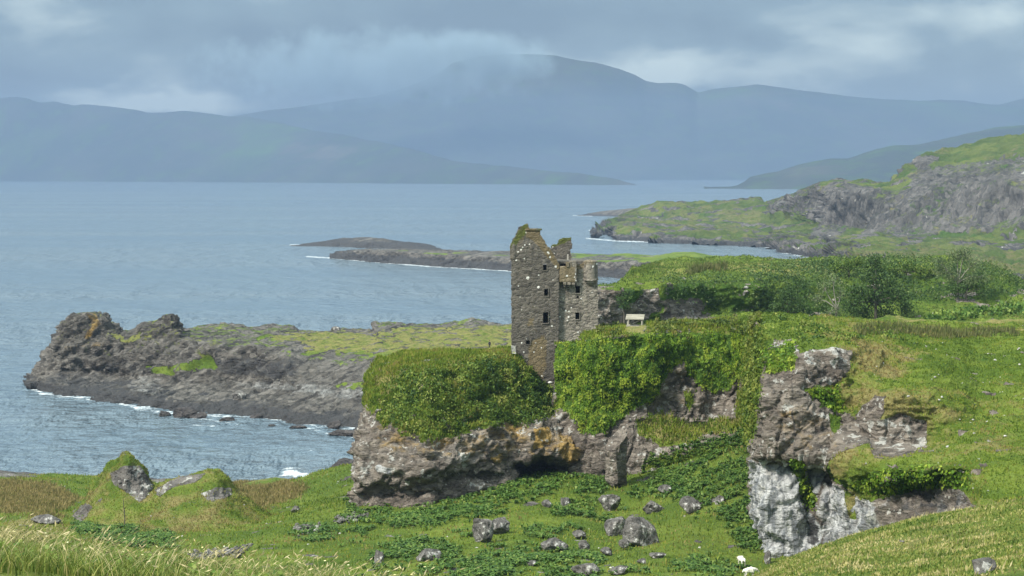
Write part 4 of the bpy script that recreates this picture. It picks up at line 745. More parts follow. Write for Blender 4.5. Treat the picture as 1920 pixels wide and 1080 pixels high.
def keep(P, mask, v0=-1e9): return mask
def leaves_on(name, P, mask, density, size, mat, label, cat, clump=(.9, .3), hang=.4, flat=.6, maxn=90000, fold=0., tone=None):
    p, n, f = scatter(P, mask, density, maxn); N = len(p)
    if N == 0: return
    n = n * np.where((n * (p - np.array([0, 0, CAMZ]))).sum(-1, keepdims=True) > 0, -1, 1) if False else n
    rid, ed = worley(p + .35 * clump[0] * np.stack([fbm(p, clump[0], 2), fbm(p, clump[0], 2, off=5), fbm(p, clump[0], 2, off=9)], -1), clump[0])
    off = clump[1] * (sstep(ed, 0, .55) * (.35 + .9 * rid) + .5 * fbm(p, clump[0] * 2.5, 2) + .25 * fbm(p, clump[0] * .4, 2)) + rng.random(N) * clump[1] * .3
    if fold: off = off + fold * fbm(p, (.7, .7, 3.2), 3, .55, 91)
    tn = tone.reshape(-1)[(f // (P.shape[1] - 1)) * P.shape[1] + f % (P.shape[1] - 1)] if tone is not None else 0
    p = p + n * np.maximum(off, 0)[:, None]
    nn = unit(n + rng.normal(size=(N, 3)) * flat)
    a = np.cross(nn, rand_dir(N)); a = unit(a + np.array([0, 0, -hang])); L = size * rng.uniform(.6, 1.35, N)
    b = unit(np.cross(nn, a))
    tag(leaf_mesh(name, p, a * L[:, None], b * (L * rng.uniform(.28, .42, N))[:, None], mat, np.clip(rng.normal(.48, .15, N) + (rid - .5) * .7 + (off - off.mean()) / clump[1] * .25 + tn, 0, 1)), label, cat, kind='stuff')  # leaves sunk deeper in a clump coloured darker, shade of the hollows painted in
def turf_on(name, P, mask, density, h, w, mat, label, cat, lean=.35, maxn=120000, shift=0.0, wind=(.12, 0, 0), dry=None):
    p, n, f = scatter(P, mask, density, maxn); N = len(p)
    if N == 0: return
    H = h * rng.uniform(.45, 1.4, N) * (1 + .6 * np.clip(fbm(p, 2.0, 2), -.8, 1))
    a = unit(n * .35 + np.array([0, 0, 1.0]) + rng.normal(size=(N, 3)) * lean + np.array(wind)) * H[:, None]
    b = unit(np.cross(a, rand_dir(N))) * (w * rng.uniform(.6, 1.4, N))[:, None]
    tag(leaf_mesh(name, p - a * .12, a, b, mat, np.clip(rng.normal(.42 + shift, .17, N) + .30 * fbm(p, 3.5, 3, .6, 77) + (0 if dry is None else 1.0 * dry.reshape(-1)[(f // (P.shape[1] - 1)) * P.shape[1] + f % (P.shape[1] - 1)]), 0, 1)), label, cat, kind='stuff')

U1, V1 = uvC1; U3, V3 = uvC3; UB, VB = uvB; UR, VR = uvR
# scrub on the castle crag
d1, d2 = warp(PC1, 10, 2.5)
scr0 = polymask(U1 + d1, V1 + d2, [(760, 700), (850, 685), (960, 680), (990, 700), (1045, 722), (1120, 735), (1120, 800), (1040, 775), (985, 790), (900, 795), (830, 815), (760, 805), (715, 780), (735, 740)], 12)
scr = scr0 * (.35 + .65 * sstep(fbm(PC1, 3.2, 3, off=71) + .6 * sstep(U1, 840, 1000), -.12, .22))
front1 = (PC1[..., 1] < 236) * 1.0
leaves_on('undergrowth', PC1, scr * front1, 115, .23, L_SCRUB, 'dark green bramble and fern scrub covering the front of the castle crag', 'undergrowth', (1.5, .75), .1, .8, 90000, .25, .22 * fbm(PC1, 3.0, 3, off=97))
turf_on('grass', PC1, aC1['veg'] * front1 * (1 - .6 * scr), 70, .42, .05, L_TURF, 'yellow green grass fringing the top of the castle crag', 'grass', shift=.10)
# ivy
ivm = np.zeros(U3.shape)
d1, d2 = warp(PC3, 9, (1.2, 1.2, 2.2))
for p_ in IVY[:3] + IVY[4:]: ivm = np.maximum(ivm, polymask(U3 + d1, V3 + d2, p_, 3))
ivm = ivm * (.10 + .90 * sstep(fbm(PC3, (.8, .8, 2.8), 4, off=61), -.34, -.12)) * sstep(ivm, .5, .7)
leaves_on('ivy', PC3, ivm * (PC3[..., 1] < 231), 190, .19, L_IVY, 'thick green ivy hanging over the cliff beside the castle', 'ivy', (.8, .20), 1.0, .40, 90000, .30, .16 * sstep(U3, 1180, 1120) + .10 * polymask(U3, V3, [(1140, 690), (1245, 690), (1240, 770), (1140, 800)], 10) - .22 * polymask(U3, V3, [(1236, 620), (1290, 620), (1262, 705), (1240, 700)], 5))  # last tone term darkens ivy on the recess return, its shadow put into colour
leaves_on('ivy', PC3, polymask(U3 + d1, V3 + d2, IVY[3], 5) * (PC3[..., 1] < 226), 60, .25, leaf_mat('bright_ivy_leaf', [(0, (.04, .08, .01)), (.5, (.11, .16, .02)), (1, (.2, .22, .04))]), 'bright yellow green ivy column draping the left corner of the bluff', 'ivy', (.8, .3), .7, .5)
d1, d2 = warp(PB, 4, 1.2)
ib = np.zeros(UB.shape)
for p_ in C2_GREEN[:3]: ib = np.maximum(ib, polymask(UB + d1, VB + d2, p_, 4))
ib = np.maximum(ib, .8 * polymask(UB + d1, VB + d2, [(1640, 885), (1740, 878), (1820, 888), (1815, 915), (1760, 908), (1640, 930), (1600, 905)], 6))
leaves_on('ivy', PB, ib * (PB[..., 1] < 186), 75, .25, L_IVY, 'dark green ivy patches clinging to the bluff cliff', 'ivy', (.9, .3), .6, .5)
ib2 = polymask(UB, VB, [(1396, 606), (1436, 612), (1434, 660), (1428, 720), (1420, 790), (1410, 830), (1392, 820)], 5)
leaves_on('creeper', PB, ib2 * (PB[..., 1] < 210), 60, .26, bpy.data.materials['bright_ivy_leaf'], 'pale green creeper hanging down the narrow left edge of the bluff', 'creeper', (.8, .3), .7, .5)
# grass on the cliff ledges and tops
turf_on('grass', PC3, aC3['veg'] * (1 - ivm) * (PC3[..., 1] < 238) * (1 - polymask(U3, V3, [(1168, 590), (1216, 590), (1212, 628), (1172, 628)], 3)), 60, .42, .055, L_TURF, 'rough yellow green grass on the ledges and top of the ivy cliff', 'grass', shift=.12)
turf_on('grass', PB, aB['veg'] * (PB[..., 1] < 232) * (UB < 2050), 30, .17, .045, L_TURF, 'short grass covering the slopes of the right hand bluff', 'grass', dry=aB['dry'], shift=-.22, maxn=110000)
rm = polymask(UB, VB, [(1600, 618), (1640, 612), (1720, 616), (1800, 622), (1900, 618), (1910, 630), (1830, 634), (1760, 636), (1700, 628), (1610, 628)], 3)
turf_on('rushes', PB, rm * (PB[..., 1] > 185) * (PB[..., 1] < 236), 22, .6, .05, L_RUSH, 'band of brown green rushes along the top of the bluff', 'rushes', .15)
hm = polymask(UB, VB, [(1440, 600), (1500, 602), (1560, 624), (1640, 630), (1740, 640), (1680, 652), (1560, 640), (1440, 640)], 6) * sstep(fbm(PB, 3, 3, off=8), .1, .3)
leaves_on('heather', PB, hm * (PB[..., 1] < 225), 50, .25, L_SCRUB, 'low dark scrub tufts on the brow of the bluff', 'scrub', (1.2, .5), -.3, .8)
tm = polymask(U3, V3, [(1120, 612), (1200, 606), (1300, 600), (1400, 598), (1440, 600), (1430, 622), (1300, 618), (1240, 626), (1120, 634)], 5) * sstep(fbm(PC3, 2.5, 3, off=8), -.2, .15) * (1 - polymask(U3, V3, [(1160, 560), (1228, 560), (1228, 640), (1160, 640)], 4))
leaves_on('bushes', PC3, tm * (PC3[..., 1] < 236), 55, .28, leaf_mat('gorse_leaf', [(0, (.03, .055, .01)), (.5, (.08, .115, .02)), (1, (.17, .18, .04))]), 'low olive green bushes along the top of the ivy cliff', 'bushes', (1.2, .5), -.4, .8)
# middle ridge
tm = np.maximum(polymask(UR, VR, [(1400, 520), (1500, 500), (1700, 490), (1850, 500), (1920, 530), (1920, 550), (1800, 560), (1700, 560), (1560, 600), (1440, 600)], 14), polymask(UR, VR, [(1240, 530), (1350, 525), (1430, 530), (1430, 600), (1250, 560)], 10) * .8) * sstep(fbm(PR, 4, 3, off=3), -.4, .2)
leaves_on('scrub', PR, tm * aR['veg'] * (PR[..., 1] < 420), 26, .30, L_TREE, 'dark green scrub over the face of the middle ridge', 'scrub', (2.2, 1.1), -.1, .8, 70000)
turf_on('grass', PR, aR['veg'] * (1 - tm) * (UR < 2000) * (PR[..., 1] < 420), 10, .32, .07, L_RIDGE, 'rough grass over the middle ridge', 'grass', shift=.05, maxn=70000)
tm = polymask(UR, VR, [(1283, 512), (1330, 500), (1335, 504), (1290, 516)], 2) + polymask(UR, VR, [(1336, 504), (1362, 500), (1362, 506), (1338, 509)], 2)
turf_on('rushes', PR, np.clip(tm, 0, 1), 25, .9, .09, L_RUSH, 'dark rush bed across the grassy crest of the middle ridge', 'rushes', .15)
tm = polymask(UR, VR, [(1730, 600), (1800, 585), (1930, 572), (1930, 592), (1850, 590), (1780, 608)], 4)
leaves_on('bracken', PR, tm, 22, .5, L_BRACK, 'dark bracken strip at the foot of the middle ridge', 'bracken', (1.5, .7), -.2, .8)
# bracken in the valley: clumps of drooping fronds
def fronds(name, P, mask, density, label, L0=.85):
    p, n, f = scatter(P, mask, density, 16000); K = 6
    p = np.repeat(p, K, 0); N = len(p); th = rng.random(N) * 2 * np.pi
    out = np.stack([np.cos(th), np.sin(th), 0 * th], -1); L = L0 * rng.uniform(.6, 1.3, N)
    up = np.array([0, 0, 1.0]) * (L * rng.uniform(.45, .85, N))[:, None]
    mid = p + up + out * (L * .35)[:, None]; tip = p + up * .85 + out * L[:, None]
    sd = np.stack([-np.sin(th), np.cos(th), 0 * th], -1) * (L * .20)[:, None]
    V = np.stack([p, mid - sd, tip, mid + sd], 1).reshape(-1, 3)
    tag(raw_mesh(name, V, np.arange(4 * N).reshape(-1, 4), L_BRACK, None, False, {'rnd': np.repeat(np.clip(rng.normal(.5, .22, N), 0, 1), 4)}), label, 'bracken', kind='stuff')
vis = (uG > -60) * (uG < 1990)
fronds('bracken', PG, mBr * vis * (PG[..., 1] > 120) * (PG[..., 1] < 300), 9.5, 'deep green bracken spreading over the valley floor below the crags', .46)
d1, d2 = warp(PC3, 6, 2)
bm_ = polymask(U3 + d1, V3 + d2, [(1200, 872), (1240, 850), (1300, 835), (1380, 812), (1425, 760), (1430, 860), (1300, 880), (1200, 900)], 8)
fronds('bracken', PC3, bm_ * .9, 10, 'bracken climbing the slope under the ivy cliff', .46)
turf_on('grass', PG, vis * (PG[..., 1] > 150) * (PG[..., 1] < 305) * np.clip(dG['veg'], 0, 1) * (1 - .7 * mBr), 13, .28, .05, L_TURF, 'short turf over the valley floor', 'grass', maxn=100000, dry=np.clip(.2 + .5 * fbm(PG, 7, 4, off=99), 0, 1) * (1 - mFresh), shift=-.06)
turf_on('grass', PG, vis * (PG[..., 1] > 230) * (PG[..., 1] < 305) * np.clip(mDry, 0, 1), 34, .5, .05, L_TAWNY, 'tall tawny grass on the flat ground left of the mounds', 'grass', maxn=50000)
PM2, nM2, aM2, uvM2 = M2P; PM1, nM1, aM1, uvM1 = M1P
turf_on('grass', PM1, aM1['veg'], 28, .18, .045, L_TURF, 'short grass on the stony pinnacle', 'grass', shift=-.12, maxn=20000, dry=aM1['dry'])
turf_on('grass', PM2, aM2['veg'], 28, .19, .045, L_TURF, 'short grass over the broad mound', 'grass', shift=-.12, maxn=30000, dry=aM2['dry'])
# right foreground hillside
fm = vis * (uG > 1330) * sstep(PG[..., 1], 36, 42) * sstep(PG[..., 1], 100, 92)
turf_on('grass', PG, fm, 95, .105, .020, L_HAY, 'mixed green and straw grass on the near hillside at bottom right', 'grass', .75, maxn=130000, shift=-.08, wind=(.2, 0, 0), dry=np.clip(.25 + .75 * fbm(PG, (1.6, 2.4, 2), 4, .6, 111), 0, .8))
fm2 = fm * np.clip(sstep(fbm(PG, 2.6, 3, off=33), .25, .5) * .35 + sstep(PG[..., 1], 75, 80) * sstep(PG[..., 1], 88, 82) * sstep(uG, 1640, 1740) * sstep(fbm(PG, 1.4, 2, off=5), -.3, .2), 0, 1)
turf_on('grass', PG, fm2, 30, .22, .014, leaf_mat('straw_blade', [(0, (.25, .24, .09)), (.5, (.40, .34, .16)), (1, (.56, .48, .28))], noise=.1), 'pale straw tufts bent over on the near hillside at bottom right', 'grass', .35, maxn=40000, wind=(.5, 0, 0))
# left foreground long grass
def long_grass():
    fm = vis * sstep(uG + 60 * fbm(PG, 2.0, 2), 860, 640) * (PG[..., 1] > 17) * (PG[..., 1] < 33)
    p, n, f = scatter(PG, fm, 640, 60000); N = len(p)
    t = fbm(p, 1.3, 3)
    up = np.zeros((N, 3)); up[:, 2] = (.19 + .10 * t) * rng.uniform(.5, 1.45, N)
    th = rng.normal(.2, 1.5, N) + 1.5 * fbm(p, .9, 2, off=7); ln = np.stack([np.cos(th), np.sin(th), -.2 * np.ones(N)], -1) * (rng.uniform(.1, .9, N) * up[:, 2])[:, None] * rng.choice([1, 1, 1, -1], N)[:, None]
    w = unit(np.cross(up, rand_dir(N))) * rng.uniform(.006, .013, N)[:, None]
    g = np.clip(rng.normal(.42, .22, N) + .25 * fbm(p, 2.2, 2, off=4) , 0, 1)
    tag(blade_mesh('long_grass', p, up, ln, w, L_HAY, g), 'long green and straw grass blades in the near left foreground', 'grass', kind='stuff')
    p, n, f = scatter(PG, fm, 16, 1700); N = len(p)
    up = np.zeros((N, 3)); up[:, 2] = rng.uniform(.28, .56, N)
    th = rng.normal(.1, .9, N) + np.pi * (rng.random(N) < .35); ln = np.stack([np.cos(th), np.sin(th), -.15 * np.ones(N)], -1) * (rng.uniform(.3, 1.0, N) * up[:, 2])[:, None]
    w = unit(np.cross(up, rand_dir(N))) * rng.uniform(.006, .009, N)[:, None]
    o = blade_mesh('seed_stalks', p, up, ln, w, bpy.data.materials['straw_blade'], rng.random(N))
    tag(o, 'straw coloured seed stalks leaning above the near grass', 'grass', kind='stuff')
    q = p + up * .82 + ln * 1.0; ax = unit(up * .6 + ln * 1.3) * rng.uniform(.05, .10, N)[:, None]
    tag(leaf_mesh('seed_heads', q - ax * .6, ax, unit(np.cross(ax, rand_dir(N))) * .007, bpy.data.materials['straw_blade'], rng.random(N)), 'pale feathery seed heads on the near grass stalks', 'grass', kind='stuff')
    p, n, f = scatter(PG, fm * sstep(fbm(PG, 2.5, 2, off=40), -.1, .2), 110, 9000); N = len(p)
    p = p + np.array([0, 0, 1]) * rng.uniform(.04, .2, N)[:, None]
    a = rand_dir(N) * (1, 1, .5) * rng.uniform(.05, .10, N)[:, None]
    tag(leaf_mesh('weeds', p, a, unit(np.cross(a, rand_dir(N))) * .028, L_BRACK, np.clip(rng.normal(.75, .2, N), 0, 1)), 'broad leaved weeds among the near grass', 'weeds', kind='stuff')
    p, n, f = scatter(PG, fm * sstep(fbm(PG, 2.0, 2, off=44), .2, .4), 8, 80); N = len(p)
    p = p + np.array([0, 0, 1]) * rng.uniform(.22, .42, N)[:, None]
    a = unit(rand_dir(N) * (1, 1, .2)) * .03
    tag(leaf_mesh('wildflowers', p, a, unit(np.cross(a, np.array([0, 0, 1.0]))) * .014, plain_mat('flower_petal', (.75, .75, .62), (.8, .7, .2), 1.2), np.ones(N)), 'small white and yellow flowers dotted in the near grass', 'flowers', kind='stuff')
long_grass()

# ------------------------------------------------------------------ stones
import bmesh
_ico = bmesh.new(); bmesh.ops.create_icosphere(_ico, subdivisions=5, radius=1.0)
ICO = np.array([v.co[:] for v in _ico.verts]); ICOF = np.array([[v.index for v in f.verts] for f in _ico.faces]); _ico.free()
_ico = bmesh.new(); bmesh.ops.create_icosphere(_ico, subdivisions=2, radius=1.0)
ICO2 = np.array([v.co[:] for v in _ico.verts]); ICOF2 = np.array([[v.index for v in f.verts] for f in _ico.faces]); _ico.free()
def stone_shape(seed, w, h, dp, rough=.13, V0=ICO, cuts=9, tilt=0):
    r = np.random.default_rng(seed); V = V0.copy()
    for _ in range(cuts):
        n = r.normal(size=3); n /= np.linalg.norm(n); t = r.uniform(.42, .78); k = np.maximum(V @ n - t, 0); V = V - n * (k * .93)[:, None]
    V = V * (1 + rough * fbm(V + seed * 7.3, .9, 4, .55)[:, None] + .5 * rough * fbm(V + seed, .25, 3, .5, ridged=True)[:, None])
    V = V / np.abs(V).max(0) * np.array([w / 2, dp / 2, h / 2])
    c, s_ = math.cos(tilt), math.sin(tilt)
    return V @ np.array([[c, 0, s_], [0, 1, 0], [-s_, 0, c]])
def boulder(label, u, v, wpx, hpx, seed, mat=None, name='boulder', group=None, pos=None, deep=.9, tilt=0, sink=.30, veg=.0, rough=.13, cat='boulder'):
    p = hit(u, v) if pos is None else np.asarray(pos, float)
    k = p[1] / FPX; w, h = wpx * k, hpx * k
    V = stone_shape(seed, w, h / (1 - sink * .6), w * deep, rough, tilt=tilt)
    n = len(V); a = add_zero({}, n); a['veg'] = np.where(V[:, 2] > h * .30, .42 * veg, 0) + 0 * a['veg']
    if mat is M_REEF: a['wet_or_shade'] = np.full(n, .25)
    o = raw_mesh(name, V, ICOF, mat or M_BOULDER, None, True, a)
    o.location = (p[0], p[1] + w * deep * .3, p[2] + h * (.5 - sink * .6))
    tag(o, label, cat, group)
    return o
G = 'boulders lying in the valley below the crags'
for row in [
    ('pale upright boulder at the left end of the split pair below the crag', 904, 1019, 44, 50, 1), ('longer grey boulder leaning on the right of the split pair below the crag', 938, 1003, 58, 40, 2),
    ('largest domed dark grey boulder in the middle of the valley', 1207, 1024, 76, 60, 3), ('lichen speckled boulder against the upper left of the big dome', 1151, 1006, 56, 40, 4),
    ('small pale boulder at the lower left foot of the big dome', 1172, 1032, 22, 22, 5), ('long tilted lichen slab lying in bracken left of the big dome', 1041, 1034, 54, 30, 6, .5),
    ('small flat topped pale boulder above the tilted slab', 1086, 1012, 30, 18, 7), ('dark rounded boulder just below the flat topped one', 1095, 1036, 26, 24, 8),
    ('little two toned boulder low between the dark one and the dome', 1138, 1042, 24, 16, 9), ('broad pale boulder at the bottom edge under the tilted slab', 1100, 1082, 56, 26, 10),
    ('brown mossy slab at the bottom edge right of the broad boulder', 1162, 1078, 40, 18, 11), ('rugged grey boulder standing alone above the lichen boulder', 1146, 958, 46, 34, 12),
    ('whitish boulder with a moss cap right of the rugged one', 1228, 962, 44, 30, 13), ('broad dark boulder half in bracken under the grassy slope', 1300, 962, 48, 32, 14),
    ('small grey boulder in bracken right of the broad dark one', 1354, 946, 22, 20, 15), ('low grey boulder under the dark cave mouth', 1060, 950, 24, 18, 16),
    ('weathered brown stone left of the low grey boulder', 1028, 952, 26, 16, 17), ('small upright stone alone near the left foot of the valley grass', 710, 1056, 22, 26, 18),
    ('long low pale slab in bracken right of the upright stone', 800, 1052, 56, 22, 19, .3), ('tiny pale stone above the long low slab', 792, 1010, 18, 9, 20),
    ('lone grey boulder on the bright grass left of the crag foot', 550, 962, 17, 14, 21), ('wide flat grey rock in the grass at far left', 76, 984, 58, 18, 22), ('small white stone in grass below the big dome', 1206, 1058, 20, 12, 23),
    ('dark stone beside the white stone below the big dome', 1235, 1048, 34, 14, 24), ('flat stone sunk in bracken at the valley bottom', 1000, 1062, 24, 11, 25), ('pale stones ledge in the grass under the ivy buttress', 1255, 925, 40, 16, 26),
    ('pointed pale stone at the very foot of the grey cliff', 1444, 1058, 14, 30, 27), ('grey rock poking from the near hillside at bottom right', 1850, 1100, 60, 40, 28), ('small white topped stone in the grass of the near hillside', 1698, 1018, 12, 6, 29), ('rounded stone in the grass behind the mounds', 230, 965, 12, 8, 30)]:
    near = row[1] > 1600
    boulder(row[0], *row[1:6], group=G if not near else None, tilt=-(row[6] if len(row) > 6 else 0) * .6, pos=hit(row[1], row[2], 40, 100) if near else None)
# grey buttress under the ivy
p = at(1160, 918, 214)
o = boulder('tall narrow grey rock pillar under the ivy cliff', 1160, 918, 52, 128, 41, pos=p, deep=1.1, sink=.05, rough=.2, mat=M_CRAG, name='rock_pillar', cat='rock')
# rocks in the sea
G = 'dark rocks off the headland shore'
def seap(u, v): return np.array([(u - UC) / FPX * float(W(v)), float(W(v)), 0.0])
for lab, u, v, w, h, sd in [
    ('widest black rock of the group in the surf below the headland', 344, 784, 52, 22, 51), ('low black rock at the left end of the surf group', 302, 781, 30, 12, 52), ('flat black rock at the right end of the surf group', 370, 786, 38, 14, 53),
    ('small black rock awash alone right of the surf group', 422, 791, 30, 10, 54), ('dark rock close under the shore shelf', 482, 785, 36, 10, 55), ('thin dark reef between shelf and open cove', 556, 803, 36, 6, 56), ('long low brown reef beside the crag edge', 648, 818, 76, 14, 57),
    ('tiny black rock near the long reef', 505, 800, 20, 5, 58), ('rounded dark boulder at the waterline near the crag', 628, 803, 34, 16, 59)]:
    boulder(lab, u, v, w, h, sd, mat=M_REEF, name='sea_rock', group=G, pos=seap(u, v), deep=.7, sink=.35, cat='rock')
boulder('dark soaked rock ledge beside the white surf of the cove', 655, 900, 90, 26, 61, mat=M_REEF, name='sea_rock', pos=seap(648, 888), deep=1.2, sink=.3, cat='rock')
boulder('brown mossy boulder lying on the grey headland shelf', 446, 752, 32, 22, 62, pos=(at(446, 750, 402)), cat='boulder')
boulder('square dark rock on the far skyline of the headland field', 632, 625, 26, 14, 63, pos=at(632, 625, 485), name='sea_rock', cat='rock')
# stones of a tumbled wall, scattered small stones
def stones(name, pts, size, mat, label, cat, attr=False):
    N = len(pts); Vs, Fs = [], []
    sh = [stone_shape(100 + i, 1, .7, .9, .2, ICO2, 6) for i in range(6)]
    for i, p in enumerate(pts):
        s_ = size * rng.uniform(.5, 1.5); a = rng.random() * 6.28; R_ = np.array([[math.cos(a), -math.sin(a), 0], [math.sin(a), math.cos(a), 0], [0, 0, 1]])
        Vs.append(sh[i % 6] @ R_ * s_ + p); Fs.append(ICOF2 + i * len(ICO2))
    V = np.concatenate(Vs); o = raw_mesh(name, V, np.concatenate(Fs), mat, None, False, add_zero({}, len(V)))
    tag(o, label, cat, kind='stuff')
pts = []
for (a, b, n) in [((355, 1046), (445, 1036), 150), ((445, 1036), (470, 1020), 14), ((545, 992), (590, 990), 50), ((560, 1000), (600, 992), 30), ((632, 978), (690, 966), 120)]:
    for _ in range(n):
        t = rng.random(); q = hit(a[0] + (b[0] - a[0]) * t + rng.normal(0, 3), a[1] + (b[1] - a[1]) * t + rng.normal(0, 3.5)); pts.append(q + (0, 0, rng.uniform(-.05, .25)))
stones('rubble', pts, .42, M_BOULDER, 'tumbled grey stones of an old wall crossing the valley grass', 'rubble')
pts = []
for P_, msk, n in ((PB, aB['veg'] * (UB > 1590) * (UB < 1950) * (VB > 640) * (VB < 920), 150), (PG, vis * (PG[..., 1] > 155) * (PG[..., 1] < 300), 230), (PM2, aM2['veg'], 40), (PR, (VR > 510) * (UR < 1950) * 1.0, 150)):
    p, _, _ = scatter(P_, np.asarray(msk, float), 10, 100000); pts += list(p[rng.permutation(len(p))[:n]])
p, _, _ = scatter(PM1, polymask(uvM1[0], uvM1[1], [(208, 888), (230, 872), (262, 872), (283, 905), (280, 935), (262, 940), (235, 920)], 4) + polymask(uvM1[0], uvM1[1], [(135, 970), (160, 945), (175, 950), (150, 982)], 4), 20, 9000)
stones('rubble', list(p[:90]), .42, M_BOULDER, 'loose grey stones on the right side of the pinnacle', 'rubble')
stones('pebbles', pts, .22, L_PEB, 'small pale stones scattered over the green slopes', 'stones')
p, _, _ = scatter(PC3, polymask(U3, V3, [(1205, 616), (1292, 614), (1300, 626), (1215, 628)], 3) * 1.0, 30, 9000)
stones('rubble', list(p[:160]), .4, M_BOULDER, 'broken grey wall stones along the top of the ivy cliff', 'rubble')

# ------------------------------------------------------------------ the castle
def castle_mat(name, a, b, dark, sc=1.0):
    m, T, out = new_mat(name)
    P = T.n('ShaderNodeTexCoord').outputs['Object']
    Pb = T.scalev(P, (1, 1, 1.5))
    v = T.n('ShaderNodeTexVoronoi', {'Vector': Pb, 'Scale': 2.3 * sc}); vc = T.n('ShaderNodeSeparateXYZ', {0: v.outputs['Color']})
    ve = T.n('ShaderNodeTexVoronoi', {'Vector': Pb, 'Scale': 2.3 * sc}, feature='DISTANCE_TO_EDGE').outputs[0]
    nb = T.noise(P, .45, 6, .6); nm = T.noise(P, 1.6, 7, .65); nf = T.noise(P, 7.0, 6, .7); ns = T.noise(T.scalev(P, (1.2, 1.2, .16)), 1.0, 6, .6)
    c = T.mix(T.step(nb, .32, .68), a, b)
    c = T.mix(T.math('MULTIPLY', T.step(vc.outputs[0], .5, 1.0), .55), c, tuple(x * 1.45 for x in b))
    c = T.mix(T.math('MULTIPLY', T.step(vc.outputs[1], .62, 1.0), .75), c, dark)
    c = T.mix(T.math('MULTIPLY', T.step(nf, .5, .32), .6), c, dark)
    c = T.mix(T.math('MULTIPLY', T.step(ns, .52, .66), .5), c, dark)
    c = T.mix(T.math('MULTIPLY', T.step(ve, .07, .0), .35), c, (.24, .225, .19))
    oc = T.step(T.math('MULTIPLY_ADD', T.math('SUBTRACT', nm, .5), 1.5, T.attr('ochre')), .35, .8)
    c = T.mix(T.math('MULTIPLY', oc, .62), c, T.mix(nf, (.14, .10, .045), (.22, .17, .08)))
    c = T.mix(T.step(T.math('MULTIPLY_ADD', T.math('SUBTRACT', nm, .5), 1.3, T.attr('veg')), .4, .7), c, T.mix(nf, (.05, .065, .015), (.13, .14, .04)))
    c = T.mix(T.step(T.math('MULTIPLY_ADD', T.math('SUBTRACT', nf, .5), .5, T.attr('pale')), .45, .55), c, (.66, .65, .6))
    c = T.mix(T.math('MULTIPLY', T.step(T.noise(P, 2.1, 4, .6), .72, .76), .5), c, (.42, .41, .37))
    h = T.math('MULTIPLY_ADD', T.step(ve, 0, .14), .5, T.math('ADD', nf, T.math('MULTIPLY', vc.outputs[2], .5)))
    finish(T, out, c, .93, h, .8, .09, .15)
    return m
M_TOWER = castle_mat('tower_masonry', (.09, .081, .069), (.135, .12, .10), (.055, .05, .044))
M_WING = castle_mat('wing_masonry', (.18, .16, .132), (.265, .238, .198), (.08, .072, .06))
def gridwall(name, O, A, Nrm, nu, nz, cell, inside, thick, mat, parent, amp=.05, attrs=None):
    """masonry wall with openings: cells that are inside get a front, a back and the broken edges between"""
    O, A, Nrm = (np.asarray(q, float) for q in (O, A, Nrm)); Zv = np.array([0, 0, 1.0])
    i, k = np.meshgrid(np.arange(nu + 1), np.arange(nz + 1))
    F0 = O + A * (i * cell)[..., None] + Zv * (k * cell)[..., None]
    st = fbm(F0 * (1, 1, 1.6), .42, 2, .6); dsp = amp * (.7 * fbm(F0, 1.4, 3) + .8 * st)
    Vf = F0 + Nrm * dsp[..., None] + A * (.35 * cell * fbm(F0, .3, 1, off=4))[..., None] + Zv * (.35 * cell * fbm(F0, .3, 1, off=9))[..., None]
    Vb = F0 - Nrm * thick
    V = np.concatenate([Vf.reshape(-1, 3), Vb.reshape(-1, 3)]); n = (nu + 1) * (nz + 1)
    idx = np.arange(n).reshape(nz + 1, nu + 1); M = np.pad(inside, 1)
    a, b, c, d = idx[:-1, :-1], idx[:-1, 1:], idx[1:, 1:], idx[1:, :-1]; ins = inside
    Fs = [np.stack([a, b, c, d], -1)[ins], np.stack([d, c, b, a], -1)[ins] + n]
    for (sh, p, q) in (((slice(1, -1), slice(0, -2)), d, a), ((slice(1, -1), slice(2, None)), b, c), ((slice(0, -2), slice(1, -1)), a, b), ((slice(2, None), slice(1, -1)), c, d)):
        e = ins & ~M[sh]; p_, q_ = p[e], q[e]; Fs.append(np.stack([p_, p_ + n, q_ + n, q_], -1))
    F = np.concatenate(Fs); used = np.unique(F); rm_ = np.zeros(2 * n, int); rm_[used] = np.arange(len(used))
    at_ = add_zero({k_: np.concatenate([f(Vf).ravel(), f(Vb).ravel()])[used] for k_, f in (attrs or {}).items()}, len(used))
    return raw_mesh(name, V[used], rm_[F], mat, parent, False, at_)
def front_wall(name, y, outline, holes, mat, parent, thick=1.1, cell=.075, amp=.05, attrs=None, nrm=(0, -1, 0)):
    o = np.asarray(outline, float); x0, x1 = (o[:, 0].min() - UC) / FPX * y, (o[:, 0].max() - UC) / FPX * y
    z0, z1 = zat(UC, o[:, 1].max(), y), zat(UC, o[:, 1].min(), y)
    nu, nz = int((x1 - x0) / cell) + 1, int((z1 - z0) / cell) + 1
    X, Z = np.meshgrid(x0 + (np.arange(nu) + .5) * cell, z0 + (np.arange(nz) + .5) * cell)
    u, v = proj(np.stack([X, np.full(X.shape, float(y)), Z], -1))
    e = 1.6 * fbm(np.stack([X, X * 0, Z], -1), .5, 2)
    ins = polymask(u + e, v + e, outline, .01) > .5
    for (ua, va, ub, vb) in holes: ins &= ~((u > ua) & (u < ub) & (v > va) & (v < vb))
    f = (lambda fn: (lambda P: fn(*proj(P))))
    return gridwall(name, (x0, y, z0), (1, 0, 0), nrm, nu, nz, cell, ins, thick, mat, parent, amp, {k: f(g) for k, g in (attrs or {}).items()})
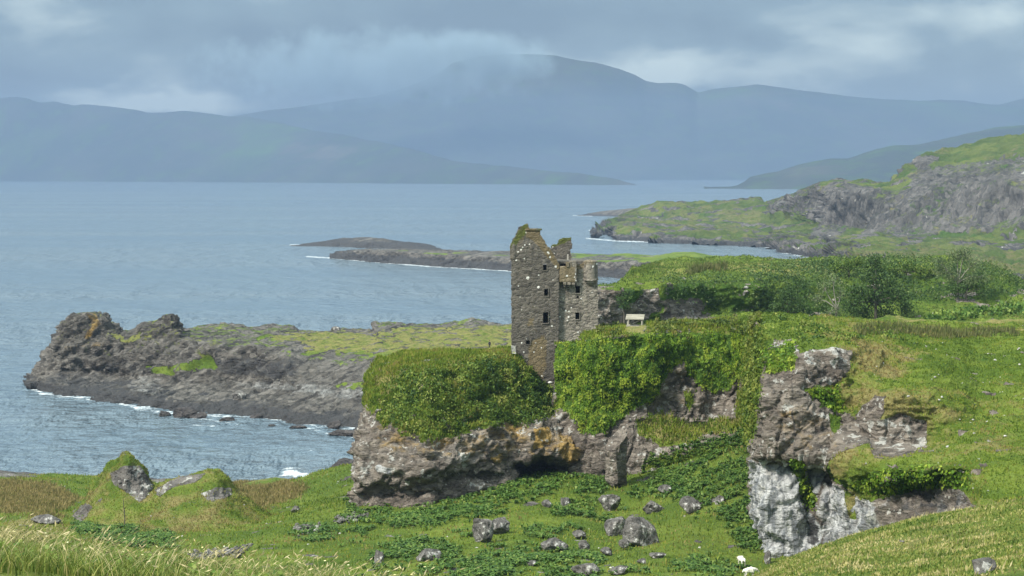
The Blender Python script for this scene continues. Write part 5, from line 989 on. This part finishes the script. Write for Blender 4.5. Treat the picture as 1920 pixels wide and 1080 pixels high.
def side_wall(name, x, y0, y1, z0, tops, mat, parent, nx, thick=1.0, cell=.12):
    nu = int((y1 - y0) / cell); zt = max(t for _, t in tops); nz = int((zt - z0) / cell)
    Y, Z = np.meshgrid(y0 + (np.arange(nu) + .5) * cell, z0 + (np.arange(nz) + .5) * cell)
    ins = Z < lin(tops, Y.ravel()).reshape(Y.shape) + .3 * fbm(np.stack([Y, Y * 0, Z * 0], -1), .7, 2)
    return gridwall(name, (x, y0, z0), (0, 1, 0), (nx, 0, 0), nu, nz, cell, ins, thick, mat, parent, .06)
def spots(lst):
    def f(u, v):
        m = np.zeros(np.shape(u))
        for (a, b, r) in lst: m = np.maximum(m, 1 - sstep(np.hypot(u - a, v - b), r * .5, r))
        return m
    return f
def rough_block(name, x0, x1, y0, y1, z0, z1, mat, parent, cuts=8, amp=.05, attrs=None, size=.5):
    bm = bmesh.new(); bmesh.ops.create_cube(bm, size=1.0)
    bmesh.ops.bevel(bm, geom=bm.edges[:], offset=.05, segments=1, affect='EDGES')
    bmesh.ops.subdivide_edges(bm, edges=bm.edges[:], cuts=cuts, use_grid_fill=True)
    bmesh.ops.triangulate(bm, faces=bm.faces[:])
    V = np.array([v.co[:] for v in bm.verts]); F = np.array([[v.index for v in f.verts] for f in bm.faces]); bm.free()
    V = (V + .5) * (x1 - x0, y1 - y0, z1 - z0) + (x0, y0, z0)
    c = V.mean(0); V = V + unit(V - c) * (amp * fbm(V, size, 4, .6))[:, None]
    a = add_zero({k: g(*proj(V)) for k, g in (attrs or {}).items()}, len(V))
    return raw_mesh(name, V, F, mat, parent, False, a)
def lathe(name, c, prof, mat, parent, seg=36, amp=.05, attrs=None):
    th = np.linspace(0, 2 * np.pi, seg, endpoint=False); pr = np.asarray(prof, float)
    zi = np.linspace(0, len(pr) - 1, (len(pr) - 1) * 6 + 1); R = np.interp(zi, np.arange(len(pr)), pr[:, 0]); Z = np.interp(zi, np.arange(len(pr)), pr[:, 1])
    V = np.stack([c[0] + R[:, None] * np.cos(th), c[1] + R[:, None] * np.sin(th), Z[:, None] + 0 * th], -1)
    d = np.stack([np.cos(th), np.sin(th), 0 * th], -1)[None]
    V = V + d * (amp * fbm(V, .45, 3, .6))[..., None]; nr = len(Z)
    i = np.arange(nr * seg).reshape(nr, seg); j = np.roll(i, -1, 1)
    F = np.stack([i[:-1], j[:-1], j[1:], i[1:]], -1).reshape(-1, 4)
    a = add_zero({k: g(*proj(V)).ravel() for k, g in (attrs or {}).items()}, nr * seg)
    return raw_mesh(name, V, F, mat, parent, False, a)
def zp(v, y): return zat(UC, v, y)
def xp(u, y): return (u - UC) / FPX * y
YA, YB, YK = 230.0, 230.55, 236.0
castle = empty('castle', at(1040, 715, YA), 'ruined grey stone tower house with a tall gable and broken roofline on the crag', 'castle')
def part(o):
    o.matrix_parent_inverse = castle.matrix_world.inverted() if False else Matrix.Translation(-Vector(castle.location)); return o
OUT_A = [(959, 760), (959, 487), (957, 484), (957, 460), (960, 452), (964, 447), (967, 440), (971, 431), (975, 425), (981, 421), (990, 420), (992, 424), (993, 429), (1013, 429), (1013, 440), (1018, 447), (1023, 455), (1026, 462), (1033, 466), (1038, 474), (1042, 484), (1047, 492), (1050, 498), (1048, 502), (1046, 760)]
HOLES_A = [(1018, 494, 1025.5, 507), (1020, 541.5, 1028, 555), (1018, 585, 1028, 606), (986, 638, 994, 646)]
MOSS_A = lambda u, v: np.maximum(polymask(u, v, [(955, 462), (966, 440), (980, 418), (992, 420), (986, 440), (972, 455), (960, 470)], 4) * .75, .3 * polymask(u, v, [(955, 470), (975, 430), (960, 500)], 6))
OCH_A = lambda u, v: np.maximum.reduce([polymask(u, v, [(982, 425), (1014, 428), (1014, 440), (1030, 464), (1052, 498), (1046, 506), (1030, 488), (1010, 462), (990, 445)], 5), .92 * polymask(u, v, [(991, 640), (1020, 628), (1026, 640), (1025, 690), (1016, 716), (996, 706), (988, 690)], 7), .75 * polymask(u, v, [(988, 596), (1002, 596), (1002, 612), (988, 612)], 5), .32 * polymask(u, v, [(965, 560), (1015, 560), (1015, 640), (965, 640)], 14), .6 * polymask(u, v, [(970, 430), (990, 425), (985, 450), (968, 470)], 6)])
SP_A = spots([(989.5, 521, 4.2), (1009.5, 538.5, 3.2), (972, 536, 1.8), (987, 436, 2.2), (980, 464, 2), (984, 459, 2), (977, 468, 2.4), (971, 472, 1.8), (968, 488, 2), (983, 485, 2), (993, 458, 1.8), (1027, 473, 2.6), (1031, 482, 2.6), (1042, 500, 3), (1029, 475, 2), (1018, 601, 2.6), (1029, 594, 2), (1035, 611, 2.2), (978, 581, 1.6), (1001, 660, 2), (987, 635, 1.6), (1004, 643, 1.6), (1015, 652, 1.8), (978, 643, 2), (982, 660, 2), (1016, 705, 2), (975, 557, 1.5), (1010, 516, 1.5), (1003, 575, 1.4), (1037, 525, 1.5)])
part(front_wall('gable_wall', YA, OUT_A, HOLES_A, M_TOWER, castle, 1.1, .07, .055, {'ochre': OCH_A, 'veg': MOSS_A, 'pale': SP_A}))
OUT_B = [(1044, 690), (1044, 500), (1064, 500), (1066, 492), (1080, 493), (1086, 498), (1092, 494), (1096, 490), (1108, 487), (1118, 491), (1121, 494), (1121, 690)]
HOLES_B = [(1079, 536, 1088, 550), (1078.5, 585.5, 1087, 599), (1082, 556, 1085.5, 559), (1080, 604.5, 1084, 607.5)]
OCH_B = lambda u, v: np.maximum(polymask(u, v, [(1044, 495), (1084, 490), (1110, 485), (1120, 492), (1100, 503), (1084, 506), (1082, 530), (1046, 530)], 5) * .9, .25 * polymask(u, v, [(1046, 500), (1120, 500), (1120, 640), (1046, 640)], 20))
SP_B = spots([(1061, 583, 2.4), (1067, 584, 2), (1050, 594, 2), (1066, 594, 2.4), (1064, 600, 2), (1084, 623, 2.6), (1089, 622, 2), (1110, 500, 2.5), (1100, 491, 2), (1119, 494, 2.5), (1071, 577, 1.8), (1090, 560, 1.6), (1110, 548, 1.8), (1056, 560, 1.5)])
part(front_wall('wing_wall', YB, OUT_B, HOLES_B, M_WING, castle, 1.1, .075, .06, {'ochre': OCH_B, 'pale': SP_B}))
part(front_wall('back_gable', YK, [(960, 700), (960, 500), (1000, 498), (1033, 496), (1033.5, 462), (1037, 458), (1045, 458), (1048, 452), (1051, 447), (1056, 446), (1072, 445), (1072, 466), (1069, 472), (1072, 482), (1072, 496), (1116, 496), (1116, 700)], [], M_TOWER, castle, .9, .09, .06, {'veg': lambda u, v: .75 * polymask(u, v, [(1030, 455), (1050, 445), (1075, 443), (1075, 449), (1046, 461), (1034, 466)], 3), 'pale': spots([(1036.5, 463, 2), (1038, 475, 2.2)])}))
part(side_wall('side_wall', xp(959, YA) + .03, YA + .9, YK, zp(735, YA), [(YA, zp(470, YA)), (YK, zp(498, YK))], M_TOWER, castle, -1))
part(side_wall('side_wall', xp(1121, YB) - .03, YB + .9, YK, zp(690, YB), [(YB, zp(500, YB)), (YK, zp(500, YK))], M_WING, castle, 1))
part(rough_block('light_blocker', .9, xp(1118, YB) - .3, YB + .5, YK - .1, zp(489, YB) - .35, zp(489, YB) - .05, M_TOWER, castle, 3, .03))  # added unseen slab, shuts out skylight so the windows look dark
part(rough_block('light_blocker', .9, xp(1118, YB) - .3, YB + .6, YK - .1, zp(575, YB) - .35, zp(575, YB) - .05, M_TOWER, castle, 3, .03))  # second added slab, keeps the lower rooms dark behind their windows
part(rough_block('chimney_stack', xp(986, YA), xp(1013, YA), YA - .02, YA + 1.15, zp(446, YA), zp(431, YA), M_TOWER, castle, 8, .04, {'ochre': lambda u, v: 0 * u + .85}))
part(rough_block('chimney_cap', xp(984.5, YA), xp(1016, YA), YA - .12, YA + 1.25, zp(432, YA), zp(428.8, YA), M_TOWER, castle, 8, .03, {'ochre': lambda u, v: .95 * (u < 1008), 'veg': lambda u, v: .5 * (u > 1003)}))
part(rough_block('bartizan', xp(1049, YB), xp(1081, YB), YB - .6, YB + .2, zp(529, YB), zp(499, YB), M_WING, castle, 12, .07, {'ochre': lambda u, v: .85 * (u < 1079), 'pale': spots([(1063, 517, 2.5), (1079, 514, 2.2), (1078, 520, 2), (1080, 526, 1.6)])}))
part(rough_block('bartizan_cap', xp(1061, YB), xp(1067, YB), YB - .7, YB - .2, zp(500, YB), zp(491, YB), M_WING, castle, 5, .04, {'ochre': lambda u, v: 0 * u + .8}))
part(rough_block('bartizan_cap', xp(1068, YB), xp(1081, YB), YB - .6, YB + .3, zp(500, YB), zp(489, YB), M_WING, castle, 7, .07, {'ochre': lambda u, v: 0 * u + .45}))
for ua, ub in ((1056, 1062), (1064, 1070), (1072, 1078)):
    part(rough_block('corbel', xp(ua, YB), xp(ub, YB), YB - .6, YB + .1, zp(533.5, YB), zp(528.5, YB), M_WING, castle, 4, .03, {'ochre': lambda u, v: 0 * u + .5}))
    part(rough_block('corbel', xp(ua + .5, YB), xp(ub - .5, YB), YB - .35, YB + .1, zp(538, YB), zp(533, YB), M_WING, castle, 4, .03))
cx = xp(1107.5, YB)
part(lathe('corner_turret', (cx, YB + .25), [(.02, zp(537, YB)), (.30, zp(535.5, YB)), (.42, zp(533, YB)), (.46, zp(530.5, YB)), (.62, zp(530, YB)), (.66, zp(526.5, YB)), (.81, zp(526, YB)), (.80, zp(523, YB)), (.74, zp(522.5, YB)), (.76, zp(500, YB)), (.76, zp(490, YB)), (.5, zp(488, YB)), (.02, zp(489, YB))], M_WING, castle, 44, .05, {'ochre': lambda u, v: .55 * (1 - sstep(v, 492, 505)), 'pale': spots([(1112, 499, 2.5), (1119, 495, 2.5), (1110, 517, 2)])}))
part(lathe('corner_turret', (xp(963.5, YA), YA + .35), [(.02, zp(491, YA)), (.30, zp(489, YA)), (.34, zp(486.5, YA)), (.42, zp(485.5, YA)), (.42, zp(462, YA)), (.34, zp(456, YA)), (.02, zp(453, YA))], M_TOWER, castle, 30, .05, {'veg': lambda u, v: .5 * (1 - sstep(v, 455, 470))}))
for hs, yy, mm in ((HOLES_A, YA, M_TOWER), (HOLES_B[:2], YB, M_WING)):
    for (ua, va, ub, vb) in hs:
        Vv, Ff = [], []
        x0, x1, z0, z1, b_ = xp(ua, yy), xp(ub, yy), zp(vb, yy), zp(va, yy), .09
        for (a0, a1, c0, c1) in ((x0 - b_, x0 + .02, z0 - b_, z1 + b_), (x1 - .02, x1 + b_, z0 - b_, z1 + b_), (x0 + .02, x1 - .02, z0 - b_, z0 + .02), (x0 + .02, x1 - .02, z1 - .02, z1 + b_ * 1.3)):
            k = len(Vv); Vv += [(x, y, z) for z in (c0, c1) for y in (yy - .075, yy + .5) for x in (a0, a1)]
            Ff += [[k + q for q in f] for f in ((0, 2, 3, 1), (4, 5, 7, 6), (0, 1, 5, 4), (2, 6, 7, 3), (0, 4, 6, 2), (1, 3, 7, 5))]
        part(raw_mesh('window', np.array(Vv), np.array(Ff), mm, castle, False, add_zero({}, len(Vv))))
part(rough_block('roof_prop', xp(1063.6, 234), xp(1066, 234), 234, 234.2, zp(500, 234), zp(477, 234), plain_mat('weathered_timber', (.3, .28, .24), (.45, .42, .36), 4), castle, 4, .01))
wood = bpy.data.materials['weathered_timber']
# low ruined wall between tower and cliff, hung with ivy
lw = tag(front_wall('ruined_wall', 228.6, [(1043, 760), (1043, 646), (1097, 642), (1098, 760)], [], M_WING, None, .8, .09, .06, {'pale': lambda u, v: .9 * (1 - sstep(v, 646, 651)) }), 'low ivy covered wall with a pale stone top joining the castle to the cliff', 'wall')
def wall_leaves():
    N = 3000; x = rng.uniform(xp(1044, 228.6), xp(1098, 228.6), N); z = rng.uniform(zp(765, 228.6), zp(651, 228.6), N)
    p = np.stack([x, np.full(N, 228.5), z], -1); p[:, 1] -= np.maximum(0, .12 + .2 * fbm(p, .9, 3)) + .15 * rng.random(N)
    nn = unit(np.array([0, -1., .2]) + rng.normal(size=(N, 3)) * .5); a = unit(np.cross(nn, rand_dir(N)) + np.array([0, 0, -.7])); L = rng.uniform(.16, .32, N)
    tag(leaf_mesh('ivy', p, a * L[:, None], unit(np.cross(nn, a)) * (L * .36)[:, None], L_IVY, np.clip(rng.normal(.42, .18, N), 0, 1)), 'flat curtain of dark ivy on the low wall right of the tower', 'ivy', kind='stuff')
wall_leaves()
for lab, u, v, w in (('left of two white stones at the foot of the tower', 1032, 717, 10), ('right of two white stones at the foot of the tower', 1043.5, 717.5, 8)):
    V = stone_shape(int(u), w * .0572, .22, .3, .1, ICO2, 5); o = raw_mesh('white_stone', V, ICOF2, plain_mat('white_stone', (.6, .6, .57), (.78, .78, .75)), None, True); o.location = at(u, v, 228.2); tag(o, lab, 'stone', 'white stones at the tower foot')

# ------------------------------------------------------------------ small built things
def bars(name, boxes, mat, parent, R=None):
    V, F = [], []
    for (c, size, ang) in boxes:
        k = len(V); M_ = Matrix.Rotation(ang[0], 3, 'X') @ Matrix.Rotation(ang[1], 3, 'Y')
        for z in (-.5, .5):
            for y in (-.5, .5):
                for x in (-.5, .5): V.append(M_ @ Vector((x * size[0], y * size[1], z * size[2])) + Vector(c))
        F += [[k + q for q in f] for f in ((0, 2, 3, 1), (4, 5, 7, 6), (0, 1, 5, 4), (2, 6, 7, 3), (0, 4, 6, 2), (1, 3, 7, 5))]
    return raw_mesh(name, np.array([v[:] for v in V]), np.array(F), mat, parent, False)
def surf(P, uv, u, v):
    k = np.argmin((uv[0] - u) ** 2 + (uv[1] - v) ** 2 + 1e-3 * (P[..., 1] - P[..., 1].min())); return P.reshape(-1, 3)[k]
tim = plain_mat('pale_timber', (.19, .18, .14), (.31, .29, .23), 3, stretch=(.3, 1, 1)); timd = plain_mat('grey_timber', (.28, .27, .22), (.42, .40, .33), 4)
b0 = at(1191, 613.5, 232)
sh = empty('shelter', b0, 'small open timber shelter with a pale sloping board roof on the cliff top', 'shelter', rz=-.18)
bars('roof', [((0, -.15, 1.12), (2.0, 1.05, .06), (.5, 0))], tim, sh)
for x in (-.78, .78):
    for y in (-.45, .4): bars('post', [((x, y, .45 if y < 0 else .62), (.12, .12, 1.1 if y < 0 else 1.4), (0, 0))], timd, sh)
bars('bench', [((-.1, -.2, .12), (2.0, .6, .10), (0, 0)), ((-.1, .12, .2), (1.7, .08, .2), (0, 0))], timd, sh)
bars('brace', [((.2, -.1, .62), (1.1, .06, .08), (0, -.45)), ((-.5, -.1, .42), (.06, .06, .42), (0, .2))], timd, sh)
st = empty('steps', at(962, 663, 229.3), 'short flight of pale slatted steps against the left foot of the tower', 'steps')
for i in range(7): bars('tread', [((.02 + .015 * i, -.05 * i + .1, .80 - i * .125), (.42, .16, .045), (0, .12))], plain_mat('bleached_slat', (.55, .55, .5), (.7, .7, .66)) if i == 0 else bpy.data.materials['bleached_slat'], st)
bars('stringer', [((-.2, -.05, .4), (.05, .06, 1.0), (.35, 0)), ((.26, -.05, .4), (.05, .06, 1.0), (.35, 0))], timd, st)

# ------------------------------------------------------------------ people and sheep
def skin_body(name, joints, edges, mats, matfn, parent=None, sub=2):
    me = bpy.data.meshes.new(name); me.from_pydata([j[0] for j in joints], edges, []); o = bpy.data.objects.new(name, me); COL.objects.link(o)
    o.modifiers.new('skin', 'SKIN'); s_ = o.modifiers.new('sub', 'SUBSURF'); s_.levels = sub; s_.render_levels = sub
    for i, j in enumerate(joints):
        r = j[1]; me.skin_vertices[0].data[i].radius = (r, r) if np.isscalar(r) else r
    me.skin_vertices[0].data[0].use_root = True
    dg = bpy.context.evaluated_depsgraph_get(); me2 = bpy.data.meshes.new_from_object(o.evaluated_get(dg)); o.modifiers.clear(); o.data = me2
    me2.materials.clear()
    for m_ in mats: me2.materials.append(m_)
    for p in me2.polygons: p.material_index = matfn(p.center); p.use_smooth = True
    if parent is not None: o.parent = parent
    return o
skin_m = plain_mat('skin', (.5, .32, .24), (.55, .36, .27)); jk = plain_mat('dark_jacket', (.012, .013, .018), (.03, .03, .036)); tr = plain_mat('dark_trousers', (.02, .022, .03), (.04, .04, .045)); olive = plain_mat('olive_jacket', (.03, .035, .015), (.05, .055, .025)); hair = plain_mat('dark_hair', (.02, .014, .01), (.05, .035, .025))
def person(loc, label, coat, s_=1.0, turn=0, stride=.1):
    J = [((0, 0, .95), .135), ((0, 0, 1.15), (.15, .11)), ((0, -.01, 1.35), (.17, .12)), ((0, 0, 1.47), .07), ((0, -.01, 1.55), .06), ((0, -.02, 1.63), (.085, .10)), ((0, -.01, 1.70), (.08, .095)),
         ((.17, 0, 1.40), .065), ((.24, .02, 1.13), .05), ((.23, -.10, .90), .038), ((-.17, 0, 1.40), .065), ((-.24, .03, 1.13), .05), ((-.23, -.06, .89), .038),
         ((.09, 0, .88), .095), ((.10, -stride, .49), .065), ((.10, -stride * .4, .09), .045), ((.11, -stride * .4 - .14, .04), .035), ((-.09, 0, .88), .095), ((-.10, stride, .49), .065), ((-.10, stride * 1.3, .09), .045), ((-.11, stride * 1.3 - .14, .04), .035),
         ((.23, -.14, .82), .03), ((-.23, -.1, .81), .03)]
    E = [(0, 1), (1, 2), (2, 3), (3, 4), (4, 5), (5, 6), (2, 7), (7, 8), (8, 9), (9, 21), (2, 10), (10, 11), (11, 12), (12, 22), (0, 13), (13, 14), (14, 15), (15, 16), (0, 17), (17, 18), (18, 19), (19, 20)]
    o = skin_body('person', J, E, [coat, tr, skin_m], lambda c: 2 if (c.z > 1.53 or (abs(c.x) > .17 and c.z < .90)) else (0 if c.z > .84 else 1))
    o.location = loc; o.rotation_euler = (0, 0, turn); o.scale = (s_,) * 3; tag(o, label, 'person')
    V = ICO2 * (.098, .115, .10) + (0, .012, 1.69); V[:, 2] = np.maximum(V[:, 2], 1.64 + .12 * (V[:, 1] < -.03))
    raw_mesh('hair', V, ICOF2, hair, o, True)
pa = surf(PH, uvH, 918, 655)
person(pa, 'larger person in a black coat standing in the field left of the tower', jk, 1.0, 2.6)
pb = surf(PH, uvH, 929, 656)
person(pb, 'slighter person in olive beside the one in black, left of the tower', olive, .92, .6, .16)
wool = plain_mat('fleece', (.62, .58, .48), (.8, .77, .68), 9, .95, bump=.8, bdist=.04); face = plain_mat('sheep_face', (.5, .45, .38), (.65, .6, .5))
def sheep(loc, label, turn):
    J = [((0, 0, .50), .20), ((0, -.28, .51), .185), ((0, .26, .50), .20), ((0, .40, .50), .14), ((0, -.42, .55), .12), ((0, -.56, .50), .085), ((0, -.70, .36), .06), ((0, -.76, .28), .045),
         ((.11, -.26, .34), .07), ((.11, -.27, .18), .036), ((.11, -.26, .02), .032), ((-.11, -.26, .34), .07), ((-.11, -.23, .18), .036), ((-.11, -.25, .02), .032),
         ((.11, .28, .36), .085), ((.11, .25, .25), .05), ((.11, .33, .17), .036), ((.11, .31, .02), .032), ((-.11, .28, .36), .085), ((-.11, .25, .25), .05), ((-.11, .33, .17), .036), ((-.11, .31, .02), .032),
         ((.10, -.58, .55), .022), ((.15, -.58, .53), .018), ((-.10, -.58, .55), .022), ((-.15, -.58, .53), .018), ((0, .50, .44), .035), ((0, .52, .34), .025)]
    E = [(0, 1), (0, 2), (2, 3), (1, 4), (4, 5), (5, 6), (6, 7), (1, 8), (8, 9), (9, 10), (1, 11), (11, 12), (12, 13), (2, 14), (14, 15), (15, 16), (16, 17), (2, 18), (18, 19), (19, 20), (20, 21), (5, 22), (22, 23), (5, 24), (24, 25), (3, 26), (26, 27)]
    o = skin_body('sheep', J, E, [wool, face], lambda c: 1 if (c.y < -.52 or c.z < .24) else 0)
    o.location = loc; o.rotation_euler = (0, 0, turn); o.scale = (1.08,) * 3; tag(o, label, 'sheep')
sheep(hit(1394.5, 1064) + (0, 0, .14), 'white sheep grazing tail towards us at the foot of the pale cliff', math.pi + .35)
sheep(hit(1409, 1086) + (0, 0, .1), 'white sheep cut off by the bottom edge below the grazing one', math.pi / 2 + .3)

# ------------------------------------------------------------------ trees and bushes
def tube(pts, radii, seg=7):
    pts = np.asarray(pts, float); n = len(pts); t = unit(np.gradient(pts, axis=0)); a = unit(np.cross(t, np.array([.3, .9, .2]))); b = np.cross(t, a)
    th = np.linspace(0, 2 * np.pi, seg, endpoint=False); r = np.asarray(radii, float)
    V = pts[:, None] + r[:, None, None] * (a[:, None] * np.cos(th)[None, :, None] + b[:, None] * np.sin(th)[None, :, None])
    i = np.arange(n * seg).reshape(n, seg); j = np.roll(i, -1, 1)
    return V.reshape(-1, 3), np.stack([i[:-1], j[:-1], j[1:], i[1:]], -1).reshape(-1, 4)
BARK = plain_mat('bark', (.05, .045, .035), (.12, .105, .085), 4, stretch=(1, 1, .3)); BARKP = plain_mat('bleached_bark', (.15, .14, .115), (.27, .25, .21), 4, stretch=(1, 1, .3))
def tree(name, base, h, blobs, label, cat, lm, bark, seed, dens=26, lsz=.32, r0=.16, limbs=3, group=None):
    """blobs: (dx, dz as shares of height, radius m); trunk forks to every blob"""
    r = np.random.default_rng(seed); t = empty(name, base, label, cat, group)
    Vs, Fs, k = [], [], 0
    fork = np.array([r.normal(0, .15), r.normal(0, .15), h * .35])
    def add(pts, rad):
        nonlocal k
        v, f = tube(pts, rad); Vs.append(v); Fs.append(f + k); k += len(v)
    add([(0, 0, -.3), fork * .5 + r.normal(0, .05, 3), fork], [r0 * 1.3, r0, r0 * .8])
    P_ = []
    for (dx, dz, R_) in blobs:
        c = np.array([dx, r.uniform(-.5, .5) * R_, dz * h])
        m_ = fork * .5 + c * .5 + r.normal(0, .15, 3) + (0, 0, .2)
        add([fork * .9, m_, c * .9 + m_ * .1, c + r.normal(0, .2, 3)], [r0 * .6, r0 * .42, r0 * .22, r0 * .06])
        for _ in range(limbs):
            d_ = unit(r.normal(size=3) + (0, 0, .4)) * R_ * r.uniform(.7, 1.05); add([m_ * .4 + c * .6, c + d_ * .5, c + d_], [r0 * .22, r0 * .13, r0 * .03])
        n = int(dens * R_ ** 2 * 12)
        q = unit(r.normal(size=(n, 3))) * (r.random(n) ** .45)[:, None] * R_ * (1, 1, .8) * (1 + .35 * fbm(unit(r.normal(size=(n, 3))), .5, 2))[:, None]
        P_.append(q + c)
    raw_mesh('trunk', np.concatenate(Vs), np.concatenate(Fs), bark, t)
    p = np.concatenate(P_); p = p[fbm(p + seed * 3.7, 1.3, 3, .6) > -.22]; N = len(p)
    a = unit(rand_dir(N) + np.array([0, 0, -.25])) * (lsz * rng.uniform(.6, 1.3, N))[:, None]; b = unit(np.cross(a, rand_dir(N))) * (lsz * .3)
    leaf_mesh('crown', p, a, b, lm, np.clip(rng.normal(.48, .2, N), 0, 1), t)
def rbase(u, v): return surf(PR, uvR, u, v)
def tb(u, v, h_px):
    b = rbase(u, v); return b - (0, .8, .3), h_px / FPX * b[1]
b, h = tb(1563, 606, 100); tree('tree', b, h, [(-1.6, .72, 1.3), (-.2, .84, 1.2), (.9, .62, 1.3), (-2.6, .5, 1.0), (.3, .28, 1.1), (-.9, .2, 1.0)], 'gnarled tree with bare bleached branches on the middle ridge', 'tree', L_PALE, BARKP, 3, 14, .3, .17, 5)
b, h = tb(1640, 602, 130); tree('tree', b, h, [(-2.6, .45, 2.0), (-.4, .72, 2.3), (2.0, .58, 2.0), (.3, .40, 2.3), (3.6, .38, 1.7), (-3.8, .25, 1.7), (-.2, .92, 1.2), (-1.6, .14, 1.6), (1.6, .14, 1.7), (4.6, .2, 1.3)], 'large rounded green tree at the middle of the ridge face', 'tree', L_TREE, BARK, 4, 20, .36, .24)
b, h = tb(1478, 606, 75); tree('bush', b, h, [(-1.4, .45, 1.8), (1.2, .5, 1.9), (0, .75, 1.8), (2.6, .3, 1.4), (-2.4, .25, 1.2)], 'very dark dense bush at the ridge foot left of the gnarled tree', 'bush', L_TREE, BARK, 5, 22, .34, .18)
b, h = tb(1515, 592, 26); tree('bush', b, h, [(-.5, .5, .8), (.5, .6, .8)], 'small bright yellow green bush between dark bush and gnarled tree', 'bush', L_BRACK, BARK, 6, 22, .3, .08)
b, h = tb(1795, 560, 105); tree('tree', b, h, [(-2.2, .55, 1.7), (0, .78, 1.8), (2.2, .64, 1.8), (3.6, .42, 1.5), (-3.0, .7, 1.1), (1.2, .9, 1.2), (-.6, .42, 1.6), (1.6, .36, 1.6)], 'feathery pale green tree rising above the right end of the ridge', 'tree', L_PALE, BARKP, 7, 24, .28, .2)
b, h = tb(1812, 562, 52); tree('bush', b, h, [(-1.6, .45, 1.5), (.4, .6, 1.6), (2.2, .45, 1.4)], 'dark bush under the feathery pale tree', 'bush', L_TREE, BARK, 8, 22, .34, .15)
b, h = tb(1862, 566, 50); tree('bush', b, h, [(-.9, .5, 1.3), (.9, .55, 1.4), (0, .75, 1.1)], 'mid green bush right of the feathery pale tree', 'bush', L_SCRUB, BARK, 9, 22, .34, .13)
b, h = tb(1700, 520, 40); tree('bush', b, h, [(-2.6, .5, 1.3), (0, .6, 1.5), (2.4, .45, 1.4), (4.4, .4, 1.1)], 'long low thicket on the ridge crest between the two tall trees', 'bush', L_SCRUB, BARK, 10, 20, .34, .12)
b, h = tb(1590, 520, 48); tree('bush', b, h, [(-1.8, .45, 1.3), (0, .6, 1.5), (1.7, .7, 1.3)], 'brownish green bush on the crest above the gnarled tree', 'bush', L_SCRUB, BARK, 11, 20, .34, .12)
b = at(1170, 604, 296); tree('tree', b, 4.4, [(-.3, .75, .95), (.5, .9, .85), (.1, .55, .8)], 'small dark tree with a thin trunk before the rock face right of the tower', 'tree', L_TREE, BARK, 12, 26, .28, .13)
# dead stalk standing in front of the mound
v_, f_ = tube([(0, 0, -.2), (.03, 0, 1.0), (-.04, 0, 2.0), (-.10, 0, 3.0)], [.07, .06, .05, .03], 6)
o = raw_mesh('dead_stem', v_, f_, BARK, None); o.location = hit(228, 990); tag(o, 'thin dark dead stem standing upright before the pinnacle', 'stem')
